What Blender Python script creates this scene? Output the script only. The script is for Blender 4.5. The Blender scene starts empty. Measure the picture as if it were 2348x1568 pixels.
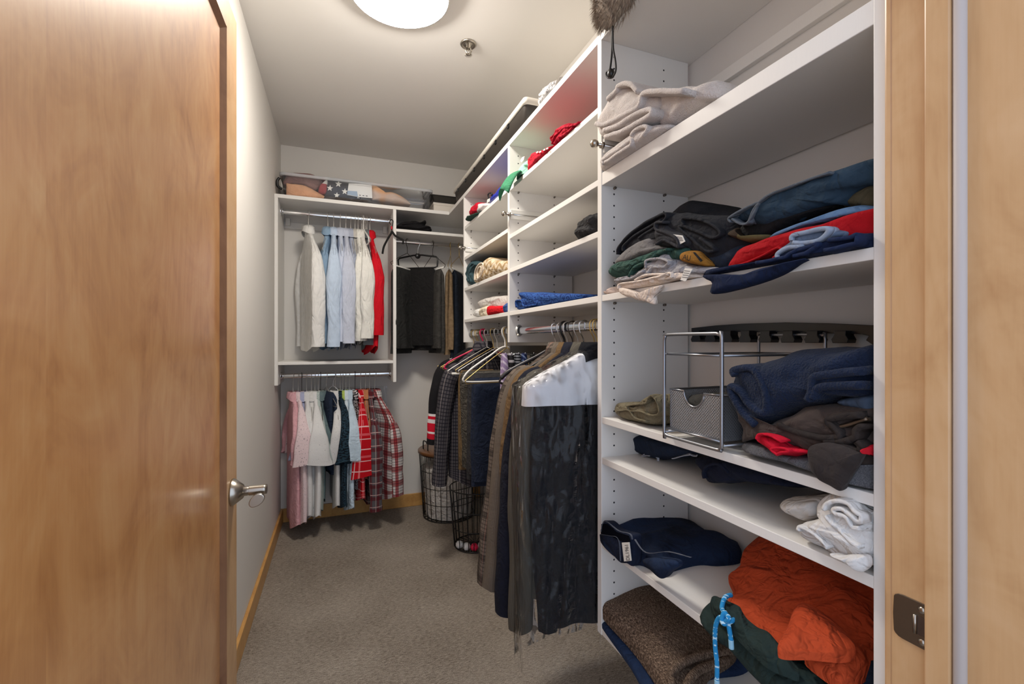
import bpy, math, random
import numpy as np
from mathutils import Vector, noise

scene = bpy.context.scene
COL = scene.collection
# ------------------------------------------------------------------ camera, world, exposure
F, CX, CY, H = 1043.0, 1174.0, 784.0, 1.165
TH = math.atan(399 / F)
SN, CS = math.sin(TH), math.cos(TH)
cam_data = bpy.data.cameras.new('camera')
cam_data.sensor_width = 36.0
cam_data.lens = F / 2348 * 36.0
cam_data.clip_start = 0.02
cam = bpy.data.objects.new('camera', cam_data)
cam.location = (0, 0, H)
cam.rotation_euler = (math.pi / 2, 0, -TH)
COL.objects.link(cam)
scene.camera = cam
world = bpy.data.worlds.new('world')
scene.world = world
world.use_nodes = True
world.node_tree.nodes['Background'].inputs[0].default_value = (0.74, 0.85, 1.04, 1)
world.node_tree.nodes['Background'].inputs[1].default_value = 1.15
scene.view_settings.view_transform = 'Standard'
scene.view_settings.look = 'None'
scene.view_settings.gamma = 1.0
scene.view_settings.use_curve_mapping = False
scene.view_settings.exposure = 0.62
LAMP = 48.0

# the place
XL, XW, YB, ZC = -0.345, 0.995, 3.28, 2.44      # left wall, right wall, back wall, ceiling
XF = 0.682                                       # front of the right shelving
YF = 2.948                                       # front of the back shelving

def pt(px, py, x=None, y=None, z=None):
    u = (px - CX) / F
    r = (SN + u * CS, CS - u * SN, (CY - py) / F)
    t = x / r[0] if x is not None else y / r[1] if y is not None else (z - H) / r[2]
    return (r[0] * t, r[1] * t, H + r[2] * t)

# ------------------------------------------------------------------ helpers
def smooth01(t):
    t = np.clip(t, 0, 1)
    return t * t * (3 - 2 * t)

class MB:
    def __init__(s):
        s.v, s.f, s.uv, s.n = [], [], [], 0
    def add(s, verts, faces, uvs=None):
        verts = np.asarray(verts, float).reshape(-1, 3)
        s.v.append(verts)
        s.uv.append(np.asarray(uvs, float).reshape(-1, 2) if uvs is not None else np.stack([verts[:, 0] + verts[:, 1], verts[:, 2]], 1))
        n = s.n
        s.f.extend([tuple(i + n for i in f) for f in faces])
        s.n += len(verts)
        return s
    def box(s, a, b):
        (x0, y0, z0), (x1, y1, z1) = a, b
        x0, x1 = min(x0, x1), max(x0, x1); y0, y1 = min(y0, y1), max(y0, y1); z0, z1 = min(z0, z1), max(z0, z1)
        v = [(x, y, z) for z in (z0, z1) for y in (y0, y1) for x in (x0, x1)]
        return s.add(v, [(0, 2, 3, 1), (4, 5, 7, 6), (0, 1, 5, 4), (2, 6, 7, 3), (0, 4, 6, 2), (1, 3, 7, 5)])
    def grid(s, V, closed_u=False, closed_v=False, uv=None):
        V = np.asarray(V, float)
        R, Cn = V.shape[:2]
        f = []
        for i in range(R - (0 if closed_u else 1)):
            i2 = (i + 1) % R
            for j in range(Cn - (0 if closed_v else 1)):
                j2 = (j + 1) % Cn
                f.append((i * Cn + j, i * Cn + j2, i2 * Cn + j2, i2 * Cn + j))
        return s.add(V.reshape(-1, 3), f, uv.reshape(-1, 2) if uv is not None else None)
    def tube(s, path, r, seg=8, closed=False, cap=True):
        P = np.asarray(path, float)
        n = len(P)
        r = np.broadcast_to(np.asarray(r, float), (n,))
        if closed:
            T = np.roll(P, -1, 0) - np.roll(P, 1, 0)
        else:
            T = np.gradient(P, axis=0)
        T /= np.linalg.norm(T, axis=1)[:, None] + 1e-12
        up = np.array([0, 0, 1.0]) if abs(T[0][2]) < .9 else np.array([1.0, 0, 0])
        N = np.cross(T[0], up); N /= np.linalg.norm(N)
        rings = []
        a = np.arange(seg) * 2 * math.pi / seg
        for i in range(n):
            N = N - T[i] * np.dot(N, T[i]); N /= np.linalg.norm(N) + 1e-12
            B = np.cross(T[i], N)
            rings.append(P[i] + r[i] * (np.cos(a)[:, None] * N + np.sin(a)[:, None] * B))
        b = s.n
        s.grid(np.array(rings), closed_u=closed, closed_v=True)
        if cap and not closed:
            s.f.append(tuple(b + j for j in range(seg))[::-1])
            s.f.append(tuple(b + (n - 1) * seg + j for j in range(seg)))
        return s
    def lathe(s, prof, o=(0, 0, 0), axis='z', seg=24):
        a = np.arange(seg) * 2 * math.pi / seg
        R = []
        for r, h in prof:
            c, d = r * np.cos(a), r * np.sin(a)
            e = np.full(seg, float(h))
            R.append(np.stack({'z': (c, d, e), 'x': (e, c, d), 'y': (d, e, c)}[axis], 1) + np.array(o))
        return s.grid(np.array(R), closed_v=True)
    def prism(s, poly, h0, h1, axis='z'):
        n = len(poly)
        def m(p, h):
            return {'z': (p[0], p[1], h), 'x': (h, p[0], p[1]), 'y': (p[0], h, p[1])}[axis]
        v = [m(p, h0) for p in poly] + [m(p, h1) for p in poly]
        f = [tuple(range(n))[::-1], tuple(range(n, 2 * n))] + [(i, (i + 1) % n, n + (i + 1) % n, n + i) for i in range(n)]
        return s.add(v, f)
    def build(s, name, m, parent=None, smooth=True, bevel=0, kind=None, label=None, angle=None):
        V = np.concatenate(s.v)
        if parent is not None:
            V = V - np.array(wloc(parent))
        me = bpy.data.meshes.new(name)
        me.from_pydata(V.tolist(), [], s.f)
        uvl = me.uv_layers.new(name='UVMap')
        li = np.zeros(len(me.loops), dtype=np.int32)
        me.loops.foreach_get('vertex_index', li)
        uvl.data.foreach_set('uv', np.concatenate(s.uv)[li].ravel())
        if smooth:
            me.polygons.foreach_set('use_smooth', [True] * len(me.polygons))
        me.update()
        me.materials.append(m)
        o = bpy.data.objects.new(name, me)
        COL.objects.link(o)
        if parent is not None:
            o.parent = parent
        if bevel:
            md = o.modifiers.new('bevel', 'BEVEL'); md.width = bevel; md.segments = 2; md.limit_method = 'ANGLE'
        if kind: o['kind'] = kind
        if label: o['label'] = label
        return o

def wloc(o):
    L = Vector(o.location)
    while o.parent is not None:
        o = o.parent
        L = L + Vector(o.location)
    return L

def tag(o, label, cat, group=None):
    o['label'] = label; o['category'] = cat
    if group: o['group'] = group
    return o
def thing(name, label, cat, loc, group=None):
    o = bpy.data.objects.new(name, None)
    o.empty_display_size = 0.02
    o.location = loc
    COL.objects.link(o)
    return tag(o, label, cat, group)
def struct(o):
    o['kind'] = 'structure'
    return o

def catmull(P, n=6, closed=False):
    P = np.asarray(P, float)
    out = []
    N = len(P)
    for i in range(N if closed else N - 1):
        if closed:
            a, b, c, d = P[(i - 1) % N], P[i], P[(i + 1) % N], P[(i + 2) % N]
        else:
            a, b, c, d = P[max(i - 1, 0)], P[i], P[i + 1], P[min(i + 2, N - 1)]
        for k in range(n):
            t = k / n
            out.append(.5 * ((2 * b) + (-a + c) * t + (2 * a - 5 * b + 4 * c - d) * t * t + (-a + 3 * b - 3 * c + d) * t ** 3))
    if not closed:
        out.append(P[-1])
    return np.array(out)

# ------------------------------------------------------------------ materials
def s2l(c):
    return tuple(((x / 255) / 12.92 if x / 255 <= .04045 else ((x / 255 + .055) / 1.055) ** 2.4) for x in c) + (1,)

class NT:
    def __init__(s, name):
        s.m = bpy.data.materials.new(name)
        s.m.use_nodes = True
        s.t = s.m.node_tree
        s.b = s.t.nodes['Principled BSDF']
        s.out = s.t.nodes['Material Output']
    def n(s, typ, **kw):
        nd = s.t.nodes.new('ShaderNode' + typ)
        for k, v in kw.items():
            if k in nd.inputs.keys() if isinstance(k, str) else False:
                s.set(nd.inputs[k], v)
            else:
                setattr(nd, k, v)
        return nd
    def set(s, inp, v):
        if hasattr(v, 'links') or isinstance(v, bpy.types.NodeSocket):
            s.t.links.new(v, inp)
        else:
            inp.default_value = v
    def math(s, op, a, b=0.0, c=0.0):
        nd = s.t.nodes.new('ShaderNodeMath'); nd.operation = op
        s.set(nd.inputs[0], a); s.set(nd.inputs[1], b); s.set(nd.inputs[2], c)
        return nd.outputs[0]
    def mix(s, f, a, b):
        nd = s.t.nodes.new('ShaderNodeMix'); nd.data_type = 'RGBA'
        s.set(nd.inputs[0], f); s.set(nd.inputs[6], a); s.set(nd.inputs[7], b)
        return nd.outputs[2]
    def noise(s, vec, scale, detail=3, rough=.5, dist=0):
        nd = s.t.nodes.new('ShaderNodeTexNoise')
        s.set(nd.inputs['Vector'], vec); nd.inputs['Scale'].default_value = scale
        nd.inputs['Detail'].default_value = detail; nd.inputs['Roughness'].default_value = rough; nd.inputs['Distortion'].default_value = dist
        return nd.outputs['Fac']
    def ramp(s, f, stops):
        nd = s.t.nodes.new('ShaderNodeValToRGB')
        s.set(nd.inputs[0], f)
        while len(nd.color_ramp.elements) < len(stops): nd.color_ramp.elements.new(.5)
        for e, (p, c) in zip(nd.color_ramp.elements, stops):
            e.position = p; e.color = c if len(c) == 4 else tuple(c) + (1,)
        return nd.outputs[0]
    def obj(s):
        return s.t.nodes.new('ShaderNodeTexCoord').outputs['Object']
    def uv(s):
        return s.t.nodes.new('ShaderNodeTexCoord').outputs['UV']
    def mapv(s, v, scale=(1, 1, 1), rot=(0, 0, 0), loc=(0, 0, 0)):
        nd = s.t.nodes.new('ShaderNodeMapping')
        s.set(nd.inputs[0], v); nd.inputs['Scale'].default_value = scale; nd.inputs['Rotation'].default_value = rot; nd.inputs['Location'].default_value = loc
        return nd.outputs[0]
    def bump(s, h, strength=.3, dist=.002):
        nd = s.t.nodes.new('ShaderNodeBump')
        s.set(nd.inputs['Height'], h); nd.inputs['Strength'].default_value = strength; nd.inputs['Distance'].default_value = dist
        s.t.links.new(nd.outputs[0], s.b.inputs['Normal'])
    def base(s, c, rough=.5, metal=0, spec=.5):
        s.set(s.b.inputs['Base Color'], c); s.set(s.b.inputs['Roughness'], rough)
        s.b.inputs['Metallic'].default_value = metal; s.b.inputs['Specular IOR Level'].default_value = spec
        return s

MC = {}
def plain(name, rgb, rough=.5, metal=0, spec=.5, bump=0, bscale=200):
    if name in MC: return MC[name]
    k = NT(name); k.base(s2l(rgb), rough, metal, spec)
    if bump: k.bump(k.noise(k.obj(), bscale, 2), bump, .001)
    MC[name] = k.m
    return k.m

def fabric(rgb, weave=900, var=.12, rough=.92, wr=.35, tone=None, fuzz=0, nap=.05, zs=1.0):
    key = ('fab', tuple(rgb), weave, var, wr, tone, fuzz, nap, zs)
    if key in MC: return MC[key]
    k = NT('fabric')
    o = k.obj()
    n1 = k.noise(o, 26, 4, .6)
    c = s2l(rgb)
    d = tuple(x * (1 - var) for x in c[:3]) + (1,)
    l = tuple(min(1, x * (1 + var)) for x in c[:3]) + (1,)
    col = k.ramp(n1, [(.3, d), (.7, l)])
    n2 = k.noise(o, weave, 2)
    if tone:
        col = k.mix(k.ramp(k.noise(o, tone[1], 2), [(.42, (0, 0, 0)), (.58, (1, 1, 1))]), col, s2l(tone[0]))
    k.base(col, rough, 0, .2)
    k.b.inputs['Sheen Weight'].default_value = fuzz * .25
    k.b.inputs['Sheen Roughness'].default_value = .5
    oz = k.mapv(o, (1, 1, zs)) if zs != 1 else o
    cr = k.math('ABSOLUTE', k.math('SUBTRACT', k.noise(oz, 13, 2, .5, 1.4), .5))
    cr2 = k.math('ABSOLUTE', k.math('SUBTRACT', k.noise(oz, 34, 2, .5, 1.0), .5))
    h = k.math('ADD', k.math('ADD', k.math('MULTIPLY', n2, nap), k.math('MULTIPLY', cr, wr * 5.5)), k.math('MULTIPLY', cr2, wr * 2.2))
    k.bump(h, .85, .008)
    MC[key] = k.m
    return k.m

def plaid(name, base, layers, rough=.9):
    """layers: (axis 0|1, period m, width fraction, offset m, rgb, mix)"""
    if name in MC: return MC[name]
    k = NT(name)
    sp = k.n('SeparateXYZ'); k.t.links.new(k.uv(), sp.inputs[0])
    col = s2l(base)
    for ax, per, w, off, rgb, mx in layers:
        f = k.math('FRACT', k.math('DIVIDE', k.math('ADD', sp.outputs[ax], off + 50 * per), per))
        msk = k.math('MULTIPLY', k.math('LESS_THAN', f, w), mx)
        col = k.mix(msk, col, s2l(rgb))
    k.base(col, rough, 0, .2)
    o = k.obj()
    k.bump(k.math('ADD', k.math('MULTIPLY', k.noise(o, 900, 2), .25), k.noise(o, 55, 3, .55, .6)), .5, .004)
    MC[name] = k.m
    return k.m

def dots(name, base, rgb, scale, lo, hi, stretch=(1, 1, 1), rough=.9):
    if name in MC: return MC[name]
    k = NT(name)
    n = k.noise(k.mapv(k.uv(), stretch), scale, 1)
    col = k.mix(k.ramp(n, [(lo, (0, 0, 0)), (hi, (1, 1, 1))]), s2l(base), s2l(rgb))
    k.base(col, rough, 0, .2)
    k.bump(k.noise(k.obj(), 55, 3, .55, .6), .5, .004)
    MC[name] = k.m
    return k.m

def wood(name, stops, rot=(0, 0, 0), rough=.32, coat=.35, cior=1.5):
    k = NT(name)
    v = k.mapv(k.obj(), (1, 1, 1), rot)
    big = k.noise(k.mapv(v, (3.2, 3.2, .75)), 1.6, 4, .55, 1.6)
    rings = k.math('FRACT', k.math('MULTIPLY', big, 7.0))
    rr = k.math('ABSOLUTE', k.math('SUBTRACT', rings, .5))
    grain = k.noise(k.mapv(v, (90, 90, 3)), 3, 3, .6)
    f = k.math('ADD', k.math('ADD', k.math('MULTIPLY', rr, .2), k.math('MULTIPLY', grain, .16)), k.math('MULTIPLY', k.noise(k.mapv(v, (2.4, 2.4, 1.9)), 2.6, 4, .62, 1.3), .85))
    col = k.ramp(f, stops)
    k.base(col, rough, 0, .5)
    k.b.inputs['Coat Weight'].default_value = coat
    k.b.inputs['Coat Roughness'].default_value = .24
    k.b.inputs['Coat IOR'].default_value = cior
    k.bump(grain, .06, .001)
    return k.m

def clear_film(name, tint=(1, 1, 1), haze=.04, rough=.12, bump=.8, bscale=14, stretch=(1, 1, 1), ior=1.45, bdist=.02, det=4):
    k = NT(name)
    t = k.t
    t.nodes.remove(k.b)
    tr = t.nodes.new('ShaderNodeBsdfTransparent'); tr.inputs[0].default_value = tint + (1,)
    gl = t.nodes.new('ShaderNodeBsdfGlossy'); gl.inputs['Roughness'].default_value = rough
    df = t.nodes.new('ShaderNodeBsdfDiffuse'); df.inputs[0].default_value = (.85, .87, .9, 1)
    fr = t.nodes.new('ShaderNodeFresnel'); fr.inputs[0].default_value = ior
    bp = t.nodes.new('ShaderNodeBump'); bp.inputs['Strength'].default_value = bump; bp.inputs['Distance'].default_value = bdist
    vv = k.mapv(k.obj(), stretch)
    r1 = k.math('ABSOLUTE', k.math('SUBTRACT', k.noise(vv, bscale, 0, .5, 1.0), .5))
    r2 = k.math('ABSOLUTE', k.math('SUBTRACT', k.noise(vv, bscale * 2.7, 0, .5, .6), .5))
    k.set(bp.inputs['Height'], k.math('ADD', r1, k.math('MULTIPLY', r2, .4)))
    for nd in (gl, fr, df): t.links.new(bp.outputs[0], nd.inputs['Normal'])
    m1 = t.nodes.new('ShaderNodeMixShader'); m1.inputs[0].default_value = haze
    t.links.new(tr.outputs[0], m1.inputs[1]); t.links.new(df.outputs[0], m1.inputs[2])
    m2 = t.nodes.new('ShaderNodeMixShader')
    t.links.new(fr.outputs[0], m2.inputs[0]); t.links.new(m1.outputs[0], m2.inputs[1]); t.links.new(gl.outputs[0], m2.inputs[2])
    t.links.new(m2.outputs[0], k.out.inputs[0])
    return k.m

# surfaces
def wall_mat(name, rgb):
    k = NT(name)
    k.base(s2l(rgb), .7, 0, .3)
    k.bump(k.noise(k.obj(), 160, 3), .06, .001)
    return k.m
M_WALL = wall_mat('wall_paint', (222, 218, 212))
M_CEIL = wall_mat('ceiling_paint', (236, 233, 228))
k = NT('melamine')
g = k.noise(k.mapv(k.obj(), (40, 40, 4)), 12, 3, .6)
k.base(k.mix(k.math('MULTIPLY', g, .25), s2l((234, 231, 226)), s2l((218, 215, 210))), .42, 0, .4)
k.bump(g, .03, .001)
M_MEL = k.m
k = NT('carpet')
o = k.obj()
r1 = k.noise(k.mapv(o, (10, 48, 9), (0, 0, .12)), 6, 4, .7, .6)
r2 = k.noise(o, 420, 2, .6)
big = k.noise(o, 2.2, 2)
f = k.math('ADD', k.math('ADD', k.math('MULTIPLY', r1, .62), k.math('MULTIPLY', r2, .55)), k.math('MULTIPLY', big, .22))
k.base(k.ramp(f, [(.5, s2l((84, 74, 64))), (.66, s2l((172, 158, 143))), (.86, s2l((234, 222, 207)))]), .97, 0, .1)
k.bump(f, 1.0, .014)
M_CARPET = k.m
M_MAPLE = wood('maple_door', [(.3, s2l((226, 172, 112))), (.55, s2l((212, 150, 88))), (.8, s2l((182, 118, 62)))], rough=.4, coat=1.0, cior=2.25)
M_MAPLE2 = wood('maple_trim', [(.3, s2l((212, 174, 132))), (.55, s2l((202, 161, 116))), (.8, s2l((184, 140, 96)))], rough=.4, coat=.15)
M_BASE = wood('maple_baseboard', [(.3, s2l((212, 164, 98))), (.55, s2l((200, 150, 84))), (.8, s2l((176, 126, 66)))], rot=(1.57, 0, 0), rough=.4, coat=.15)
M_CHROME = plain('chrome', (215, 217, 220), .12, 1)
M_NICKEL = plain('brushed_nickel', (176, 170, 160), .28, 1)
M_DNICK = plain('dark_nickel', (124, 119, 112), .4, 1)
M_BLACK = plain('black_metal', (22, 21, 21), .45)
M_BPLAS = plain('black_plastic', (20, 20, 21), .35)
M_WPLAS = plain('white_plastic', (228, 226, 220), .35)
M_HOLE = plain('hole_dark', (26, 26, 30), .9)
M_GOLD = plain('brass_wire', (206, 176, 110), .3, .85)
M_WIRE = plain('pale_wire', (214, 210, 204), .3, .75)
M_DARKWIRE = plain('dark_wire', (70, 64, 58), .35, .8)
# ------------------------------------------------------------------ the setting
DJ = 0.30                                        # thickness band of the front wall: y DJ-0.07 .. DJ+0.07
def sbox(name, a, b, m):
    return struct(MB().box(a, b).build(name, m, smooth=False))
sbox('floor', (-2.2, -2.0, -.05), (2.6, YB + .1, 0), M_CARPET)
sbox('ceiling', (XL - .1, .23, ZC), (XW + .1, YB + .1, ZC + .08), M_CEIL)
sbox('wall_left', (XL - .1, .23, 0), (XL, YB + .1, ZC), M_WALL)
sbox('wall_back', (XL, YB, 0), (XW + .1, YB + .1, ZC), M_WALL)
sbox('wall_right', (XW, .23, 0), (XW + .1, YB, ZC), M_WALL)
XJL, XJR, ZD = -0.292, 0.664, 2.03               # door opening
w = MB()
w.box((XL, .245, 0), (XJL - .02, .365, ZC)).box((XJR + .022, .245, 0), (XW, .365, ZC)).box((XJL - .02, .245, ZD + .02), (XJR + .022, .365, ZC))
struct(w.build('wall_front', M_WALL, smooth=False))
struct(MB().box((XL, .37, 0), (XL + .014, YB, .088)).build('baseboard_left', M_BASE, smooth=False, bevel=.003))
struct(MB().box((XL + .014, YB - .014, 0), (XW, YB, .088)).build('baseboard_back', M_BASE, smooth=False, bevel=.003))
# right door frame: casing edge, jamb, stop, bead painted as edge glare, strike plate
fr = bpy.data.objects.new('trim_1', None); COL.objects.link(fr); fr.location = (XJR, .3, 0); struct(fr)
fr['label'] = 'maple door frame with a metal strike plate at the right edge'
MB().box((XJR, .245, 0), (XJR + .022, .371, ZD + .02)).build('jamb', M_MAPLE2, fr, smooth=False)
MB().box((XJR + .002, .371, 0), (XJR + .03, .3815, ZD + .06)).build('casing', M_MAPLE2, fr, smooth=False, bevel=.003)
MB().box((XJR - .012, .306, 0), (XJR, .331, ZD)).build('stop', M_MAPLE2, fr, smooth=False, bevel=.002)
MB().box((XJR - .006, .16, 0), (XJR + .022, .2935, ZD + .06)).build('jamb', M_MAPLE2, fr, smooth=False)
MB().tube([(XJR - .0055, .2997, 0), (XJR - .0055, .2997, ZD)], .0066, 12).build('edge_glare', plain('edge_glare_grey', (186, 176, 172), .55), fr)  # grey bead paints in the glare along the stop's rounded edge
sp = MB()
zc = .82
pl = [(.3295, zc + .0275), (.3585, zc + .0275)] + [(.3585 + .0095 * math.sin(t), zc + .0205 + .007 * math.cos(t)) for t in (.5, 1.0, 1.4)] + [(.3688, zc)] + [(.3585 + .0095 * math.sin(t), zc - .0205 - .007 * math.cos(t)) for t in (1.4, 1.0, .5)] + [(.3585, zc - .0275), (.3295, zc - .0275)]
sp.prism(pl, XJR - .0022, XJR - .0001, 'x')
st = sp.build('strike_plate', M_DNICK, fr, smooth=False, bevel=.0006, label='dark nickel strike plate with latch hole and two screws')
MB().prism([(.3298, zc + .011), (.344, zc + .011), (.344, zc - .012), (.3298, zc - .012)], XJR - .0027, XJR - .0021, 'x').build('latch_hole', plain('latch_dark', (70, 52, 40), .8), st, smooth=False)
for dz in (.019, -.02):
    MB().lathe([(.0001, -.0035), (.0032, -.0035), (.0042, -.002)], (XJR, .338, zc + dz), 'x', 14).build('screw', M_NICKEL, st)
MB().tube([(XJR - .003, .3445, zc + .011), (XJR - .003, .3445, zc - .012)], .0022, 8).build('lip', M_NICKEL, st)
MB().box((XJL - .02, .245, 0), (XJL, .365, ZD + .02)).build('jamb', M_MAPLE2, fr, smooth=False)
MB().box((XJL, .245, ZD), (XJR, .365, ZD + .02)).build('head_jamb', M_MAPLE2, fr, smooth=False)

# open door leaf along the left wall
ang = math.radians(1.1)
DOOR = bpy.data.objects.new('door_1', None); COL.objects.link(DOOR); struct(DOOR)
DOOR['label'] = 'open maple panel door standing along the left wall'
DX0, DY0 = -0.2665, .455                          # hinge end of the visible face
def dm(t, d, z):                                  # along leaf, out of face (+ into the closet), height
    return (DX0 + t * math.sin(ang) + d * math.cos(ang), DY0 + t * math.cos(ang) - d * math.sin(ang), z)
DOOR.location = dm(.45, 0, 0)
LW, ZT = .92, 2.002
def dbox(t0, t1, d0, d1, z0, z1):
    v = [dm(t, d, z) for z in (z0, z1) for d in (d0, d1) for t in (t0, t1)]
    return MB().add(v, [(0, 2, 3, 1), (4, 5, 7, 6), (0, 1, 5, 4), (2, 6, 7, 3), (0, 4, 6, 2), (1, 3, 7, 5)])
t0, t1, z0, z1 = .118, .815, .2, 1.925
dbox(0, LW, -.04, -.011, .01, ZT).build('panel', M_MAPLE, DOOR, smooth=False)
dbox(0, t0, -.011, 0, .01, ZT).build('stile', M_MAPLE, DOOR, smooth=False)
dbox(t1, LW, -.011, 0, .01, ZT).build('stile', M_MAPLE2, DOOR, smooth=False)
dbox(t0, t1, -.011, 0, z1, ZT).build('rail', M_MAPLE, DOOR, smooth=False)
dbox(t0, t1, -.011, 0, .01, z0).build('rail', M_MAPLE, DOOR, smooth=False)
M_MOLD = wood('moulding', [(.3, s2l((166, 124, 94))), (.55, s2l((148, 108, 80))), (.8, s2l((122, 84, 60)))], rough=.35)
def strip(ta, tb, za, zb):
    m = MB()
    vert = abs(ta - tb) < 1e-6
    if vert:
        s_ = -1 if ta > .4 else 1
        A = [dm(ta + s_ * e, d, z) for z in (za, zb) for e, d in ((0, .0), (.003, .0012), (.015, -.0109))]
    else:
        s_ = -1 if za > 1 else 1
        A = [dm(t, d, za + s_ * e) for t in (ta, tb) for e, d in ((0, .0), (.003, .0012), (.015, -.0109))]
    return m.add(A, [(0, 1, 4, 3), (1, 2, 5, 4)])
strip(t1, t1, z0, z1).build('moulding', M_MOLD, DOOR, smooth=False)
strip(t0, t1, z1, z1).build('moulding', M_MOLD, DOOR, smooth=False)
strip(t0, t1, z0, z0).build('moulding', M_MOLD, DOOR, smooth=False)
# lever handle
kz, ktt = .787, .866
hm = MB().lathe([(.0001, .0), (.033, .0), (.034, .004), (.017, .026), (.012, .028), (.012, .036), (.0108, .037), (.0108, .039), (.0128, .04)], (0, 0, 0), 'x', 32)
V = np.concatenate(hm.v)
hm.v = [np.array([dm(ktt + p[1], p[0], kz + p[2]) for p in V])]
hd = hm.build('handle', M_NICKEL, DOOR, label='brushed nickel lever handle on a conical rose')
lv = MB()
rings = []
for d, r in ((.039, .0125), (.055, .0125), (.072, .0122), (.079, .012)):
    a = np.arange(20) * 2 * math.pi / 20
    rings.append([dm(ktt + r * math.cos(q), d, kz + r * math.sin(q)) for q in a])
lv.grid(np.array(rings), closed_v=True)
lv.f.append(tuple(range(60, 80)))
lv.build('lever_neck', M_NICKEL, hd)
pd = []
for q in np.linspace(0, 2 * math.pi, 22, endpoint=False):
    pd.append((.0585 + (.0185 if math.cos(q) > 0 else .0145) * math.cos(q) + .006 * math.sin(q), kz - .0185 + .0165 * math.sin(q)))
m = MB(); n = len(pd)
v = [dm(ktt - .02 - (0 if k_ == 0 else .011), d, z) for k_ in (0, 1) for d, z in pd]
m.add(v, [tuple(range(n))[::-1], tuple(range(n, 2 * n))] + [(i, (i + 1) % n, n + (i + 1) % n, n + i) for i in range(n)])
m.build('lever_paddle', M_NICKEL, hd, smooth=False, bevel=.002)

# ------------------------------------------------------------------ ceiling light and sprinkler
LC = (.205, 1.66)
cl = thing('ceiling_light', 'round white glass dome light on the ceiling, switched on', 'ceiling light', (LC[0], LC[1], ZC))
MB().lathe([(.001, ZC - .001), (.172, ZC - .001), (.178, ZC - .006), (.178, ZC - .036), (.16, ZC - .038)], (LC[0], LC[1], 0), 'z', 48).build('mount', M_WPLAS, cl)
kk = NT('lit_glass'); kk.base((1, .98, .95, 1), .3)
kk.b.inputs['Emission Color'].default_value = (1, .94, .855, 1); kk.b.inputs['Emission Strength'].default_value = LAMP
prof = [(max(.174 * math.cos(q), .0005), ZC - .036 - .062 * (1 - math.cos(q) ** 2)) for q in np.linspace(0, 1.5707, 16)]
MB().lathe(prof, (LC[0], LC[1], 0), 'z', 56).build('dome', kk.m, cl)
sx, sy, _ = pt(1074, 100, z=ZC)
sk = thing('sprinkler', 'small chrome sprinkler head on the ceiling beside the dome light', 'sprinkler', (sx, sy, ZC))
MB().lathe([(.001, ZC - .0005), (.034, ZC - .0005), (.035, ZC - .004), (.03, ZC - .009), (.026, ZC - .006), (.012, ZC - .006), (.01, ZC - .02), (.001, ZC - .02)], (sx, sy, 0), 'z', 32).build('escutcheon', M_NICKEL, sk)
m = MB()
for e in (-1, 1):
    m.tube(catmull([(sx + e * .009, sy, ZC - .015), (sx + e * .013, sy, ZC - .03), (sx + e * .004, sy, ZC - .045)], 5), .0028, 8)
m.tube([(sx, sy, ZC - .02), (sx, sy, ZC - .045)], .0025, 8)
m.build('frame_arms', M_NICKEL, sk)
m = MB().lathe([(.0005, ZC - .044), (.008, ZC - .044), (.008, ZC - .048), (.0005, ZC - .049)], (sx, sy, 0), 'z', 20)
for q in range(14):
    a = q * 2 * math.pi / 14
    m.tube([(sx + .007 * math.cos(a), sy + .007 * math.sin(a), ZC - .046), (sx + .016 * math.cos(a), sy + .016 * math.sin(a), ZC - .049)], .0016, 5)
m.build('deflector', M_NICKEL, sk)

# ------------------------------------------------------------------ shelving along the right wall
ZTOP = 2.024
U = thing('closet_shelving', 'white melamine wall-hung shelving with three bays along the right wall', 'shelving', (XF, 1.1, .36))
Y = [.383, 1.089, 1.815, 2.556]                   # panel positions (near faces), each .0215 thick
TP = .0205
XB = .984
zb = [.352, .352, 1.163, 1.163]
def mbox(name, a, b, parent, m=M_MEL, bevel=.0012):
    return MB().box(a, b).build(name, m, parent, smooth=False, bevel=bevel)
panels = []
for y, z in zip(Y, zb):
    panels.append(mbox('side_panel', (XF, y, z), (XB, y + TP, ZTOP - .021), U))
# pin holes on the faces that show (near faces of the three far panels)
def holes(panel, y, zs, skip=()):
    m = MB()
    for xh in (XF + .041, XF + .212):
        for z in zs:
            if any(a < z < b for a, b in skip): continue
            m.lathe([(.0001, -.0002), (.0026, -.0002), (.0026, .0015)], (xh, y, z), 'y', 10)
    m.build('pin_holes', M_HOLE, panel, kind='stuff')
HZ = np.arange(.395, 1.98, .032)
t_ = .0175
sh = {0: [1.634, 1.295, .957, .845, .612, .371], 1: [1.826, 1.622, 1.477, 1.295], 2: [1.831, 1.655, 1.477, 1.295]}
for bay, zs in sh.items():
    for z in zs:
        tt = .035 if (bay == 0 and z == 1.634) else t_
        mbox('shelf', (XF + .0015, Y[bay] + TP, z - tt), (XB, Y[bay + 1], z), U)
for i in (1, 2, 3):
    zz = sh[i - 1]
    holes(panels[i], Y[i], [z for z in HZ if z > zb[i] + .02], [(z - .02, z + .004) for z in zz])
# shelf pins under shelves
for bay, zs in sh.items():
    for z in zs[:-1] if bay == 0 else zs:
        tt = .035 if (bay == 0 and z == 1.634) else t_
        for xh in (XF + .041, XF + .212):
            MB().lathe([(.0001, -.008), (.0035, -.008), (.0035, 0)], (xh, Y[bay + 1], z - tt - .004), 'y', 10).build('shelf_pin', M_DNICK, U)
# hanging rail on the wall in the near bay
mbox('wall_rail', (XB - .004, Y[0] + TP, 1.873), (XW, Y[1], 1.905), U)
mbox('wall_rail', (XB - .004, Y[2] + TP, 1.13), (XW, Y[3], 1.16), U)
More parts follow.
